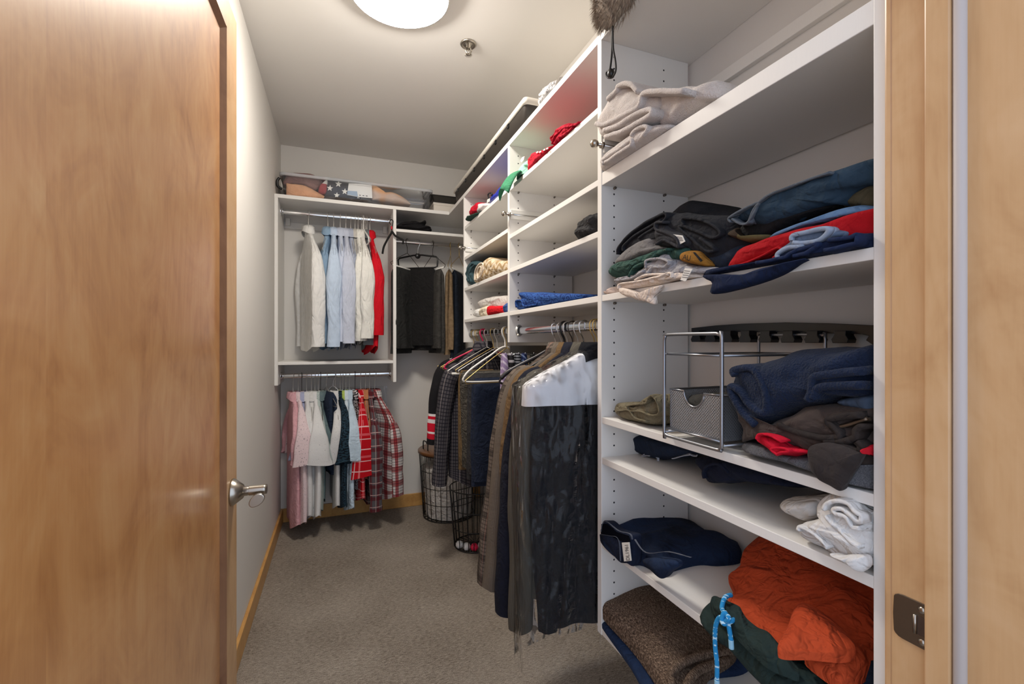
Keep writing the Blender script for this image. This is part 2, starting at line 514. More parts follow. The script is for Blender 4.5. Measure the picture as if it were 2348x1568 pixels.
# oval chrome rods
def rod(parent, a, b, ry=.0075, rz=.015, n=20):
    A, B = np.array(a), np.array(b)
    ax = 0 if abs(B[0] - A[0]) > abs(B[1] - A[1]) else 1
    q = np.arange(n) * 2 * math.pi / n
    R = []
    for P in (A, B):
        o = np.zeros((n, 3)); o[:, 1 - ax] = ry * np.cos(q); o[:, 2] = rz * np.sin(q)
        R.append(P + o)
    r = MB().grid(np.array(R), closed_v=True).build('rod', M_CHROME, parent)
    for P, s_ in ((A, 1), (B, -1)):
        o1 = []
        for sc, e in ((1.9, 0), (1.9, .004), (1.25, .006), (1.25, .014)):
            o = np.zeros((n, 3)); o[:, 1 - ax] = (ry + .004) * sc * .85 * np.cos(q); o[:, 2] = (rz + .002) * sc * .8 * np.sin(q)
            o[:, ax] = e * s_
            o1.append(P + o)
        MB().grid(np.array(o1), closed_v=True).build('rod_cup', M_CHROME, r)
    return r
RX, RZ = .726, 1.214
rod(U, (RX, Y[1] + TP, RZ), (RX, Y[2], RZ))
rod(U, (RX, Y[2] + TP, RZ), (RX, Y[3], RZ))
# valet rods with ball ends
for i in (1, 2, 3):
    y = Y[i]
    b = mbox('valet_rod', (XF + .004, y - .009, 1.688), (XF + .2, y - .0002, 1.728), U, M_WPLAS)
    MB().tube([(XF - .026, y - .006, 1.708), (XF + .17, y - .006, 1.708)], .0045, 12).build('slide', M_CHROME, b)
    MB().lathe([(.0001, -.012), (.006, -.0105), (.0105, -.006), (.012, 0), (.0105, .006), (.006, .0105), (.0045, .012)], (XF - .026, y - .006, 1.708), 'x', 20).build('knob', M_NICKEL, b)
    MB().lathe([(.0045, 0), (.009, 0), (.009, .008), (.0045, .008)], (XF - .006, y - .006, 1.708), 'x', 18).build('collar', M_NICKEL, b)

# ------------------------------------------------------------------ shelving on the back wall
B = thing('closet_shelving', 'white melamine double-hang shelving on the back wall', 'shelving', (0, YF, .912))
mbox('side_panel', (XL + .001, YF, .912), (XL + .0195, YB - .004, ZTOP - .021), B)
mbox('side_panel', (.325, YF, .912), (.3445, YB - .004, ZTOP - .021), B)
mbox('shelf', (XL + .0195, YF + .001, 1.031), (.325, YB - .004, 1.0485), B)
mbox('shelf', (.3445, YF + .001, 1.864), (XB, YB - .004, 1.882), B)
RYB = 3.092
rod(B, (XL + .0195, RYB, 1.962), (.325, RYB, 1.962))
rod(B, (XL + .0195, RYB, .957), (.325, RYB, .957))
rod(B, (.3445, RYB, 1.835), (XW, RYB, 1.835))
rl = mbox('wall_rail', (XL + .0195, YB - .012, 1.9), (.325, YB, 1.94), B)
for x in (XL + .03, .29):
    mbox('rail_bracket', (x, YB - .03, 1.915), (x + .026, YB - .012, 1.962), B, M_WPLAS)
# L-shaped top shelf
T = MB()
T.box((XL + .001, YF, ZTOP - .021), (XW - .001, YB - .001, ZTOP)).box((XF, .383, ZTOP - .021), (XW - .001, YF, ZTOP))
tag(T.build('top_shelf', M_MEL, smooth=False), 'white L-shaped top shelf running over both shelving walls', 'shelf')
# ------------------------------------------------------------------ hangers and hanging clothes
def hook_path(hk, a, drop=.075, flip=1):
    hk = np.array(hk); a3 = np.array([a[0], a[1], 0.])
    L = [(-.016, -.014), (-.0175, .002), (-.011, .0165), (0, .0195), (.012, .0155), (.0175, .002), (.013, -.018), (.002, -.04), (0, -drop)]
    return catmull([hk + flip * p * a3 + np.array([0, 0, q]) for p, q in L], 4)

def hanger(label, hk, a, W=.41, kind='wire', m=None, drop=.075, slope=.095, tube=False, group='clothes hangers on the rods', flip=1, bar=True):
    a3 = np.array([a[0], a[1], 0.]); hk = np.array(hk)
    o = thing('clothes_hanger', label, 'hanger', tuple(hk + np.array([0, 0, -drop - slope - .012])), group)
    P = lambda p, z: hk + a3 * p + np.array([0, 0, z])
    d = -drop
    if kind == 'wire':
        m = m or M_WIRE
        MB().tube(hook_path(hk, a, drop, flip), .0019, 7).build('hook', m, o)
        w = W / 2
        MB().tube(np.concatenate([catmull([P(0, d), P(w * .45, d - slope * .42), P(w * .95, d - slope * .93), P(w, d - slope), P(w * .97, d - slope - .012)], 4),
                                  catmull([P(w * .97, d - slope - .012), P(-w * .97, d - slope - .012)], 2)[1:],
                                  catmull([P(-w * .97, d - slope - .012), P(-w, d - slope), P(-w * .95, d - slope * .93), P(-w * .45, d - slope * .42), P(0, d)], 4)[1:]]), .0019, 7).build('frame', m, o)
        if tube:
            MB().tube([P(w * .9, d - slope - .013), P(-w * .9, d - slope - .013)], .006, 10).build('trouser_tube', M_WPLAS, o)
    else:
        m = m or M_WPLAS
        r = .0045 if kind == 'plastic' else .008
        MB().tube(hook_path(hk, a, drop, flip), .0042 if kind == 'plastic' else .0022, 8).build('hook', m if kind == 'plastic' else M_CHROME, o)
        w = W / 2
        sh = catmull([P(-w, d - slope), P(-w * .85, d - slope * .75), P(-w * .4, d - slope * .3), P(0, d + .004), P(w * .4, d - slope * .3), P(w * .85, d - slope * .75), P(w, d - slope)], 6)
        n = len(sh)
        rr = r * (np.ones(n) if kind == 'plastic' else .75 + .25 * np.abs(np.linspace(-1, 1, n)))
        MB().tube(sh, rr, 10).build('shoulder_bar', m, o)
        if bar:
            MB().tube(catmull([P(-w, d - slope), P(-w * .93, d - slope - .02), P(0, d - slope - .024), P(w * .93, d - slope - .02), P(w, d - slope)], 5), r * .9 if kind == 'plastic' else .004, 9).build('lower_bar', m, o)
    return o

def fold_noise(A, freq, seed):
    return np.array([noise.noise(Vector((x * freq + seed * 7.3, y * freq * .16 + seed * 1.7, seed * 3.1))) for x, y in A])

def garment(name, label, cat, group, hk, a, mat, L=.75, W=.42, T=.045, sleeve='long', SL=.56, swing=0., bsw=0., collar=True, seed=1, drop=.08, slope=.15, near=0., jac=False,
            tail=.05, cuff=None, srb=.055, sra=.045, ramp_=.013, buttons=0, cmat=None, smat=None, flare=0., lapel=False):
    rng = random.Random(seed)
    hk = np.array(hk, float); a3 = np.array([a[0], a[1], 0.]); b3 = np.array([-a[1], a[0], 0.])
    if b3[1] > 0: b3 = -b3                     # +b points towards the viewer's side
    o = thing(name, label, cat, tuple(hk + np.array([0, 0, -drop - L])), group)
    def W3(A, Bq, D):
        return hk + np.asarray(A)[..., None] * a3 + np.asarray(Bq)[..., None] * b3 + (-drop - np.asarray(D))[..., None] * np.array([0, 0, 1.])
    # body
    nd, nt = 34, 56
    dd = np.concatenate([np.linspace(0, .11, 9), np.linspace(.11, L, nd - 9 + 1)[1:]])
    th = np.arange(nt) * 2 * math.pi / nt
    D, TT = np.meshgrid(dd, th, indexing='ij')
    s = np.clip(D / slope, 0, 1)
    hw = .042 + (W / 2 - .042) * (s ** (.85 if jac else 1.0)) + flare * np.clip((D - .1) / L, 0, 1)
    ht = (.024 - .006 * s + (T - .018) * smooth01((D - .08) / .25)) if jac else .016 + (T - .016) * np.clip(D / .3, 0, 1)
    c, sn = np.cos(TT), np.sin(TT)
    A = hw * np.sign(c) * np.abs(c) ** .8
    Bq = ht * np.sign(sn) * np.abs(sn) ** .75
    grow = smooth01((D - .1) / (L * .8)) * .8 + .2 * smooth01((D - .05) / .1)
    fn = fold_noise(np.stack([(A + (sn > 0) * 3.).ravel(), D.ravel()], 1), 13, seed).reshape(D.shape)
    fn2 = fold_noise(np.stack([(A * 1.0 + 9).ravel(), D.ravel()], 1), 5, seed + 3).reshape(D.shape)
    Bq = Bq + ramp_ * 1.6 * fn * grow * (.35 + np.abs(sn)) + .02 * fn2 * grow
    A = A + .008 * fn2 * grow
    A = np.where(A > 0, A * (1 + near / (W / 2)), A * .82)
    end = np.where(D > L * .85, (D - L * .85) / (L * .15), 0)
    D2 = D - end * tail * np.abs(c) ** 2 + end * .01 * fn
    uv = np.stack([TT / (2 * math.pi) * (W * 2.1), D], -1)
    body = MB().grid(W3(A, Bq, D2), closed_v=True, uv=uv)
    body.build('body', mat, o)
    # collar
    if collar:
        prof = [(.92, -.004, 0), (.86, .02, 0), (.84, .032, 0), (.92, .036, 0), (1.12, .022, 0), (1.3, -.012, 0)] if not lapel else [(.95, -.006, 0), (.9, .018, 0), (.95, .026, 0), (1.15, .012, 0), (1.35, -.03, 0)]
        t2 = np.arange(28) * 2 * math.pi / 28
        R = []
        for sc, zz, _ in prof:
            R.append(W3(.05 * sc * np.cos(t2), (.036 if jac else .029) * sc * np.sin(t2), -zz + .012 * np.cos(t2 * 2) * (sc > 1) - 0 * t2))
        MB().grid(np.array(R), closed_v=True).build('collar', cmat or mat, o)
    # sleeves
    W0 = W
    for sd in ((1, -1) if sleeve else ()):
        W = W0 + 2 * near if sd > 0 else W0 * .78
        nl, ns = 26, 20
        top = .085
        if sleeve == 'long':
            sw = swing if sd > 0 else -swing * .3
            ctl = [(W / 2 - (.06 if jac else .12), 0, slope - (.012 if jac else .1)), (W / 2 - .012, 0, slope + .03), (W / 2 + .012 + sw * .25, bsw * .3, slope + SL * .35), (W / 2 + .008 + sw * .65, bsw * .75, slope + SL * .7), (W / 2 + sw, bsw, slope + SL)]
        else:
            sw = swing if sd > 0 else -swing * .3
            ctl = [(W / 2 - .12, 0, slope - .1), (W / 2 - .012, 0, slope + .015), (W / 2 + .01 + sw * .4, bsw * .4, slope + SL * .5), (W / 2 + .012 + sw, bsw, slope + SL)]
        cp = catmull(ctl, 8)
        idx = np.linspace(0, len(cp) - 1, nl)
        cp = np.stack([np.interp(idx, np.arange(len(cp)), cp[:, k]) for k in range(3)], 1)
        T_ = np.gradient(cp, axis=0); T_ /= np.linalg.norm(T_, axis=1)[:, None]
        l = np.linspace(0, 1, nl)
        if sleeve == 'long':
            t0_ = .75 if jac else .22
            rl = .3 if jac else .5
            rb = srb * (1 - .34 * l) * (t0_ + (1 - t0_) * smooth01(l / rl)); ra = sra * (1 - .32 * l) * (t0_ + (1 - t0_) * smooth01(l / rl))
        else:
            rb = srb * (.2 + 1.0 * l); ra = sra * (.45 + .15 * l)
        t2 = np.arange(ns) * 2 * math.pi / ns
        G = np.zeros((nl, ns, 3)); UV = np.zeros((nl, ns, 2))
        for i in range(nl):
            nz = [noise.noise(Vector((math.cos(q) * 1.3 + seed * 3 + sd, math.sin(q) * 1.3, l[i] * (7 if sleeve == 'long' else 3) + seed))) for q in t2]
            k_ = 1 + (.26 * np.array(nz)) * (.25 + .75 * l[i])
            # ring axes: b and (tangent x b)
            N2 = (T_[i][2], -T_[i][0])          # in (a, D) plane, perpendicular to the tangent
            ca = cp[i][0] + ra[i] * k_ * np.sin(t2) * N2[0]
            cd = cp[i][2] + ra[i] * k_ * np.sin(t2) * N2[1]
            cb = cp[i][1] + rb[i] * k_ * np.cos(t2)
            if sleeve == 'short' and i == nl - 1:
                cd = cd + .012 * np.cos(t2 + seed)
            G[i] = W3(sd * ca, cb, cd)
            UV[i] = np.stack([t2 / (2 * math.pi) * .34 + .05 * sd, np.full(ns, cp[i][2])], 1)
        cut = nl - 4 if (cuff and sleeve == 'long') else nl
        so = MB().grid(G[:cut], closed_v=True, uv=UV[:cut]).build('sleeve', smat or mat, o)
        if cuff and sleeve == 'long':
            Gc = G[cut - 1:].copy()
            cen = Gc.mean(1, keepdims=True)
            Gc = cen + (Gc - cen) * np.array([1.0, 1.07, 1.09, 1.1])[:len(Gc), None, None][:Gc.shape[0]] if Gc.shape[0] <= 4 else cen + (Gc - cen) * np.linspace(1, 1.1, Gc.shape[0])[:, None, None]
            MB().grid(Gc, closed_v=True, uv=UV[cut - 1:]).build('cuff', cuff, so)
        if buttons and sd > 0:
            for q in range(buttons):
                cpos = G[nl - 3].mean(0) + b3 * (rb[nl - 3] * 1.06) + np.array([0, 0, .021 * q])
                bm = MB().lathe([(.0005, -.003), (.006, -.003), (.0075, 0), (.0075, .003)], (0, 0, 0), 'y', 12)
                V = np.concatenate(bm.v)
                bm.v = [cpos + V[:, :1] * a3 + V[:, 2:] * np.array([0, 0, 1.]) - V[:, 1:2] * b3]
                bm.build('button', plain('button_dark', (34, 31, 30), .3), so)
    return o

def trousers(label, hk, a, mat, w=.2, L=.55, T=.035, drop=.165, off=0., seed=1, group='trousers folded over hangers', lean=0., bot=1.0, cat='trousers'):
    hk = np.array(hk, float); a3 = np.array([a[0], a[1], 0.]); b3 = np.array([-a[1], a[0], 0.])
    if b3[1] > 0: b3 = -b3
    o = thing('folded_trousers', label, cat, tuple(hk + np.array([0, 0, -drop - L])), group)
    nd, nt = 30, 52
    dd = np.concatenate([[0, .004, .012, .025, .045], np.linspace(.07, L, nd - 5)])
    th = np.arange(nt) * 2 * math.pi / nt
    parts = (('leg', 0.0, L), ('leg', .012, L * .94))
    for nm, db, LL in parts:
        D, TT = np.meshgrid(dd * LL / L, th, indexing='ij')
        c, s = np.cos(TT), np.sin(TT)
        hw = w / 2 * (1 + (bot - 1) * (D / L)) - .012 * np.exp(-D / .02)
        ht = (T * .42) * np.sqrt(np.clip(D / .03, .02, 1)) * (1 + .5 * D / L)
        A = hw * np.sign(c) * np.abs(c) ** .55
        fn = fold_noise(np.stack([(A + 4 * (s > 0)).ravel(), D.ravel()], 1), 15, seed + int(db * 1000)).reshape(D.shape)
        g = smooth01((D - .05) / L)
        Bq = ht * np.sign(s) * np.abs(s) ** .6 + .016 * fn * (.25 + g) + (db * 2 - .012) * smooth01(D / .05)
        A = A + .012 * fold_noise(np.stack([D.ravel() * 3, D.ravel()], 1), 3, seed).reshape(D.shape) * g + lean * D
        P = hk + (A + off)[..., None] * a3 + Bq[..., None] * b3 + (-drop - D)[..., None] * np.array([0, 0, 1.])
        MB().grid(P, closed_v=True, uv=np.stack([TT * w, D], -1)).build(nm, mat, o)
    return o

def aback(yaw):
    y = math.radians(yaw); return (math.sin(y), -math.cos(y))
def aright(yaw):
    y = math.radians(yaw); return (-math.cos(y), -math.sin(y))
def bx(px): return pt(px, 700, y=RYB)[0]
def ry(px): return pt(px, 760, x=RX)[1]

ZU, ZL, ZR = 1.962, .957, 1.835
# ---- upper rod on the back wall: long-sleeved shirts
upper = [
    # px, yaw, rgb, L, SL, swing, bsw, short description
    (707, 17, (228, 226, 222), .74, .60, .01, .0, 'white dress shirt hanging alone at the left of the upper rod', 'the lone white dress shirt'),
    (752, -9, (140, 166, 190), .73, .58, .0, -.0, 'steel blue chambray shirt, leftmost of the blue shirts on the upper rod', 'the steel blue chambray shirt'),
    (765, 1, (192, 208, 228), .735, .60, .0, .0, 'sky blue dress shirt right of the steel blue chambray shirt', 'the sky blue dress shirt'),
    (780, 4, (204, 211, 226), .725, .57, .02, .0, 'pale blue checked dress shirt in the middle of the upper rod', 'the pale blue checked dress shirt'),
    (793, 3, (194, 200, 216), .73, .58, .02, .0, 'lavender blue dress shirt with a stiff collar on the upper rod', 'the lavender blue dress shirt'),
    (804, 5, (174, 180, 196), .72, .54, .0, .0, 'grey lavender shirt mostly hidden right of the lavender blue one', 'the grey lavender shirt'),
    (814, 4, (196, 192, 184), .70, .55, .0, .0, 'stone grey shirt wedged left of the off-white shirts', 'the stone grey shirt'),
    (821, 3, (230, 228, 220), .70, .565, .0, .0, 'off-white textured shirt, left one of the two near the red shirt', 'the left off-white textured shirt'),
    (829, 6, (226, 224, 217), .70, .55, .01, .0, 'off-white textured shirt, right one of the two near the red shirt', 'the right off-white textured shirt'),
    (841, 4, (112, 118, 122), .73, .59, .01, .0, 'dark grey shirt half hidden left of the red shirt', 'the half hidden dark grey shirt'),
    (848, 9, (205, 20, 36), .76, .53, .015, .0, 'bright red long-sleeved shirt at the right of the upper rod', 'the bright red shirt'),
]
for i, (px, yaw, rgb, L, SL, sw, bs, lab, short) in enumerate(upper):
    a = aback(yaw)
    hk = (bx(px), RYB, ZU)
    f = fabric(rgb, 1200, .06, .9, .42, zs=.4)
    if i in (3,):
        f = plaid('pale_check', rgb, [(0, .008, .16, 0, (168, 180, 205), .6), (1, .008, .16, 0, (168, 180, 205), .6)])
    if i in (7, 8):
        f = fabric(rgb, 500, .07, .95, .5, zs=.4)
    garment('dress_shirt', lab, 'shirt', 'shirts on the upper rod', hk, a, f, L=L, W=.37, T=.026, SL=SL - .04, swing=sw, bsw=bs, seed=i + 1, cuff=f, drop=.115, srb=.05, sra=.026, near=(.02, -.03, .03, -.0, .015, -.03, -.05, .0, .03, -.045, .0)[i], ramp_=.008)
    hanger('pale wire hanger carrying ' + short, hk, a, .34, drop=.11, slope=.13)
for px, kd in ((833, 'plastic'), (837, 'wire')):
    hanger('empty white plastic hanger between the off-white shirts and the red shirt' if kd == 'plastic' else 'empty pale wire hanger just left of the red shirt', (bx(px), RYB, ZU), aback(7), .38, kd)
VB = plain('black_velvet', (18, 17, 17), .9)
vh = thing('clothes_hanger', 'black velvet hanger with a red neck band at the right end of the upper rod', 'hanger', pt(899, 580, y=2.93), 'clothes hangers on the rods')
vp = lambda *p: catmull(np.array([pt(a_, b_, y=y_) for a_, b_, y_ in p]), 6)
MB().tube(vp((893, 512, 2.955), (896, 504, 2.95), (901, 506, 2.942), (900, 516, 2.935), (898, 528, 2.932)), .003, 8).build('hook', VB, vh)
MB().tube(vp((877, 582, 2.97), (880, 566, 2.962), (889, 548, 2.95), (897, 535, 2.936), (899, 531, 2.932), (906, 540, 2.925), (918, 547, 2.915), (924, 551, 2.91), (924, 559, 2.908)), .0065, 10).build('shoulder_bar', VB, vh)
MB().tube(vp((898, 519, 2.934), (898, 526, 2.932)), .0058, 10).build('neck_band', plain('red_band', (190, 26, 44), .6), vh)

# ---- lower rod on the back wall
P_RED = plaid('red_plaid', (186, 14, 28), [(0, .11, .08, 0, (226, 120, 125), .9), (0, .11, .06, .03, (225, 200, 200), .8), (1, .13, .1, .05, (214, 90, 98), .9), (1, .13, .05, .09, (232, 190, 190), .9), (1, .13, .04, .02, (232, 190, 190), .9)])
P_GREY = plaid('grey_plaid', (92, 88, 92), [(0, .07, .34, 0, (96, 26, 34), .75), (1, .075, .3, 0, (88, 24, 32), .8), (0, .07, .05, .012, (196, 176, 170), .9), (1, .075, .05, .013, (206, 170, 166), .95), (0, .035, .08, .005, (60, 56, 60), .5)])
P_WRB = plaid('white_red_black_plaid', (214, 208, 206), [(0, .09, .38, 0, (150, 20, 32), .85), (1, .085, .4, 0, (140, 20, 30), .75), (0, .0165, .16, 0, (30, 24, 28), .85), (1, .0165, .16, 0, (30, 24, 28), .85)])
P_PINKD = dots('dashed_print', (226, 204, 206), (70, 60, 72), 190, .66, .7, (1, .45, 1))
P_TEAL = dots('teal_wave_print', (38, 60, 74), (14, 22, 30), 95, .48, .54, (.5, 1.4, 1))
P_DOTG = dots('grey_green_print', (150, 164, 160), (206, 214, 210), 330, .5, .56)
P_DOTW = dots('white_dot_print', (216, 215, 214), (70, 72, 82), 220, .69, .72)
P_ZEB = dots('zebra_print', (20, 18, 22), (214, 204, 206), 95, .52, .56, (.6, 1.6, 1))
lower = [
    (672, 14, fabric((214, 164, 170), 900, .08), .82, 'short', .215, -.02, -.03, 'pale pink short-sleeved shirt, leftmost on the lower rod', 'the pale pink shirt'),
    (684, 12, P_PINKD, .80, 'short', .21, .0, -.01, 'white and pink short-sleeved shirt with small dark dashes', 'the dashed white and pink shirt'),
    (692, 6, fabric((168, 172, 200), 900, .08), .74, 'short', .19, .0, .0, 'lavender short-sleeved shirt behind the white tees', 'the lavender shirt'),
    (703, 8, P_DOTW, .77, 'short', .215, .0, .0, 'white short-sleeved shirt with sparse dots, left of the white group', 'the left white shirt of the lower rod'),
    (714, 4, fabric((214, 213, 210), 900, .05), .79, 'short', .22, .0, .0, 'plain white short-sleeved shirt, middle of the white group', 'the middle white shirt of the lower rod'),
    (722, 8, dots('white_dot_print2', (220, 219, 218), (110, 112, 120), 150, .72, .75), .77, 'short', .22, .0, .0, 'white short-sleeved shirt with rolled cuffs, right of the white group', 'the right white shirt of the lower rod'),
    (730, 4, P_DOTG, .745, 'short', .205, .0, .0, 'grey green short-sleeved shirt with a fine pale print', 'the printed grey green shirt'),
    (735, 6, fabric((104, 122, 124), 900, .12), .70, 'short', .19, .0, .0, 'dull slate green shirt right of the printed grey green one', 'the slate green shirt'),
    (769, 6, P_DOTW, .735, 'short', .23, -.02, .0, 'off-white shirt with tiny dots beside the dark teal shirt', 'the off-white tiny dotted shirt'),
    (780, 10, P_TEAL, .73, 'short', .225, .0, .0, 'dark teal short-sleeved shirt with black wavy print', 'the dark teal wavy print shirt'),
    (786, 4, fabric((170, 190, 96), 900, .1), .72, 'short', .18, .0, .0, 'lime green shirt squeezed right of the dark teal shirt', 'the lime green shirt'),
    (793, 2, fabric((206, 218, 224), 900, .06), .735, 'short', .2, .0, .0, 'pale ice blue short-sleeved shirt, left of the blue pair', 'the left ice blue shirt'),
    (801, 5, fabric((188, 206, 220), 900, .07), .75, 'short', .205, .0, .0, 'pale blue chambray short-sleeved shirt, right of the blue pair', 'the right pale blue chambray shirt'),
    (814, 2, P_ZEB, .66, 'short', .2, .0, .0, 'black and white zebra patterned shirt left of the red plaid', 'the zebra patterned shirt'),
    (827, 2, P_RED, .70, 'short', .32, -.01, .0, 'bright red plaid shirt with white bands', 'the bright red plaid shirt'),
    (838, 3, fabric((186, 122, 84), 900, .1), .60, 'short', .2, .0, .0, 'rust orange shirt peeking out right of the red plaid', 'the rust orange shirt'),
    (847, 6, P_GREY, .735, 'long', .545, -.01, -.005, 'grey and maroon plaid flannel shirt on the lower rod', 'the grey and maroon flannel shirt'),
    (859, 30, P_WRB, .72, 'long', .46, .03, .0, 'white, red and black plaid flannel shirt, rightmost on the lower rod', 'the rightmost white and red flannel shirt'),
]
for i, (px, yaw, f, L, sl, SL, sw, bs, lab, short) in enumerate(lower):
    a = aback(yaw); hk = (bx(px), RYB, ZL)
    garment('short_sleeved_shirt' if sl == 'short' else 'flannel_shirt', lab, 'shirt', 'shirts on the lower rod', hk, a, f, L=L - .05, W=.37, T=.024, sleeve=sl, SL=SL, drop=.132, swing=sw, bsw=bs, seed=30 + i, ramp_=.008, near=(.01, .035, -.04, .02, -.02, .035, .01, -.04, .01, .035, -.04, -.01, .03, -.03, .03, -.04, .02, .03)[i],
            srb=.062 if sl == 'short' else .05, sra=.026, cuff=f if sl == 'long' else None)
    hanger(('dark' if i in (2, 7, 13) else 'pale') + ' wire hanger carrying ' + short, hk, a, .34, m=M_DARKWIRE if i in (2, 7, 13) else None, drop=.127, slope=.13)
trousers('dark navy trousers hanging between the slate green and dotted shirts', (bx(748), RYB, ZL), aback(20), fabric((38, 48, 66), 900, .15), w=.26, L=.5, drop=.1, seed=5)
hanger('pale wire hanger with the navy trousers on the lower rod', (bx(748), RYB, ZL), aback(20), .36)
M_FILM2 = clear_film('thin_clear_bag', haze=.06, rough=.15, bump=.5)
hanger('clear plastic clip hanger left of the off-white dotted shirt', (bx(764), RYB, ZL), aback(55), .22, 'plastic', clear_film('clear_hanger', haze=.25, rough=.1, bump=.0))
cb = MB()
cb.box((-.05, 3.262, .36), (.318, 3.266, .86))
tag(cb.build('clear_sheet', M_FILM2, smooth=False, bevel=.001), 'clear plastic sheet hanging against the wall behind the plaid shirts', 'plastic sheet')

# ---- right half of the back wall: trousers over hangers
hkz = ZR
def hb(px): return (bx(px), RYB, hkz)
BLK = fabric((30, 29, 29), 700, .2)
a1 = aback(-38)
hanger('dark wire hanger with a white tube, leftmost of the trouser rod', hb(934), a1, .4, m=M_DARKWIRE, tube=True)
trousers('dark charcoal trousers on the leftmost wire hanger', hb(934), a1, fabric((46, 46, 45), 700, .2), w=.24, L=.56, drop=.185, off=.05, seed=11)
a2 = aback(58)
ph = thing('trouser_hanger', 'flat black plastic trouser hanger with a chrome hook', 'hanger', (hb(958)[0], RYB, hkz - .2), 'clothes hangers on the rods')
h0 = np.array(hb(958)); av = np.array([a2[0], a2[1], 0])
MB().tube(hook_path(h0, a2, .085), .0026, 8).build('hook', M_CHROME, ph)
loop = [h0 + av * p + np.array([0, 0, q]) for p, q in ((-.03, -.085), (-.13, -.1), (-.142, -.112), (-.138, -.165), (-.12, -.172), (.12, -.172), (.138, -.165), (.142, -.112), (.13, -.1), (.03, -.085))]
MB().tube(loop, .0058, 8, closed=True).build('frame', M_BPLAS, ph)
MB().lathe([(.0005, -.007), (.012, -.006), (.019, 0), (.012, .006), (.0005, .007)], tuple(h0 + np.array([0, 0, -.09])), 'y', 16).build('hub', M_BPLAS, ph)
trousers('black trousers draped wide over the black plastic hanger', hb(958), a2, BLK, w=.25, L=.55, drop=.176, seed=12, bot=1.12)
a3_ = aback(14)
hanger('dark wire hanger with a white tube right of the black plastic hanger', hb(992), a3_, .38, m=M_DARKWIRE, tube=True)
trousers('dark grey trousers right of the black ones', hb(992), a3_, fabric((62, 60, 57), 700, .2), w=.22, L=.56, drop=.185, off=.03, seed=13)
a4 = aback(-18)
hanger('brass coloured wire hanger with the brown corduroys', hb(1033), a4, .4, m=M_GOLD, tube=True)
k = NT('corduroy')
spx = k.n('SeparateXYZ'); k.t.links.new(k.uv(), spx.inputs[0])
wv = k.math('ABSOLUTE', k.math('SUBTRACT', k.math('FRACT', k.math('MULTIPLY', spx.outputs[0], 160)), .5))
k.base(k.mix(k.math('MULTIPLY', k.noise(k.obj(), 60, 3), 1.0), s2l((96, 78, 58)), s2l((160, 136, 106))), .95, 0, .1)
k.bump(wv, .5, .003)
M_CORD = k.m
trousers('brown corduroy trousers on a brass wire hanger', hb(1033), a4, M_CORD, w=.22, L=.57, drop=.185, off=.03, seed=14)
a5 = aback(-30)
hanger('brass coloured wire hanger with the dark navy trousers', hb(1053), a5, .4, m=M_GOLD, tube=True)
trousers('dark navy trousers beside the brown corduroys', hb(1053), a5, fabric((28, 34, 44), 700, .2), w=.22, L=.62, drop=.185, off=.03, seed=15)

# ---- rod in the far right bay
def hr(y): return (RX, y, RZ)
GA = 'clothes hangers on the rods'
P_CHECK = plaid('dark_check', (74, 70, 74), [(0, .018, .3, 0, (28, 28, 36), .85), (1, .018, .3, 0, (28, 28, 36), .85), (0, .054, .08, .01, (150, 140, 138), .4)])
jer = garment('hockey_jersey', 'black long-sleeved jersey with red and white cuff stripes, furthest on the right rod', 'jersey', None, hr(2.47), aright(4),
              fabric((24, 23, 26), 700, .15), L=.6, W=.40, T=.05, SL=.42, swing=.05, seed=60, collar=False, slope=.1, jac=True,
              smat=plaid('jersey_stripes', (24, 23, 26), [(1, 10, .0026, -.355, (222, 214, 212), 1), (1, 10, .0022, -.383, (214, 206, 206), 1), (1, 10, .0045, -.405, (196, 20, 44), 1), (1, 10, .0012, -.45, (220, 214, 214), 1), (1, 10, .0016, -.368, (196, 20, 44), 1), (1, 10, .0030, -.46, (196, 20, 44), .9)]))
hanger('pale wire hanger carrying the black striped jersey', hr(2.47), aright(4), .4)
for q, (y, yaw, m) in enumerate(((2.505, 2, M_GOLD), (2.44, 5, M_GOLD), (2.415, 8, M_GOLD))):
    hanger(('brass wire hanger nearest the far corner, with a white tube', 'brass wire hanger in front of the black jersey, with a white tube', 'brass wire hanger next to the magenta hanger, with a white tube')[q], hr(y), aright(yaw), .42, m=m, tube=True, slope=.11)
hanger('magenta plastic hanger carrying the dark checked shirt', hr(2.33), aright(4), .42, 'plastic', plain('magenta_plastic', (200, 34, 84), .35))
garment('checked_shirt', 'dark grey and brown small-checked shirt on the magenta hanger', 'shirt', None, hr(2.33), aright(4), P_CHECK, L=.72, W=.38, T=.05, SL=.58, swing=.05, bsw=.0, slope=.12, jac=True, seed=61, srb=.062, sra=.05, cuff=P_CHECK)
hanger('pale wire hanger with a white tube in front of the checked shirt', hr(2.26), aright(6), .43, tube=True, slope=.12)
trousers('brown trousers behind the grey cargo trousers on the right rod', hr(2.24), aright(6), fabric((104, 84, 58), 700, .2), w=.2, L=.5, drop=.19, off=.06, seed=62)
trousers('dark grey green cargo trousers folded over a hanger on the right rod', hr(2.16), aright(7), fabric((72, 68, 62), 500, .22, wr=.9), w=.27, L=.47, T=.06, drop=.19, off=.04, seed=63, bot=.85)
hanger('brass wire hanger with the grey green cargo trousers', hr(2.16), aright(7), .4, m=M_GOLD, slope=.11)
trousers('charcoal trousers between the cargo and the dark blue trousers', hr(2.1), aright(6), fabric((50, 49, 51), 600, .2), w=.24, L=.5, T=.05, drop=.2, off=.03, seed=64)
hanger('pale wire hanger with the charcoal trousers on the right rod', hr(2.1), aright(6), .4, slope=.11)
trousers('dark blue trousers right of the charcoal pair on the right rod', hr(2.03), aright(6), fabric((32, 40, 58), 600, .2), w=.26, L=.5, T=.05, drop=.215, off=.02, seed=65)
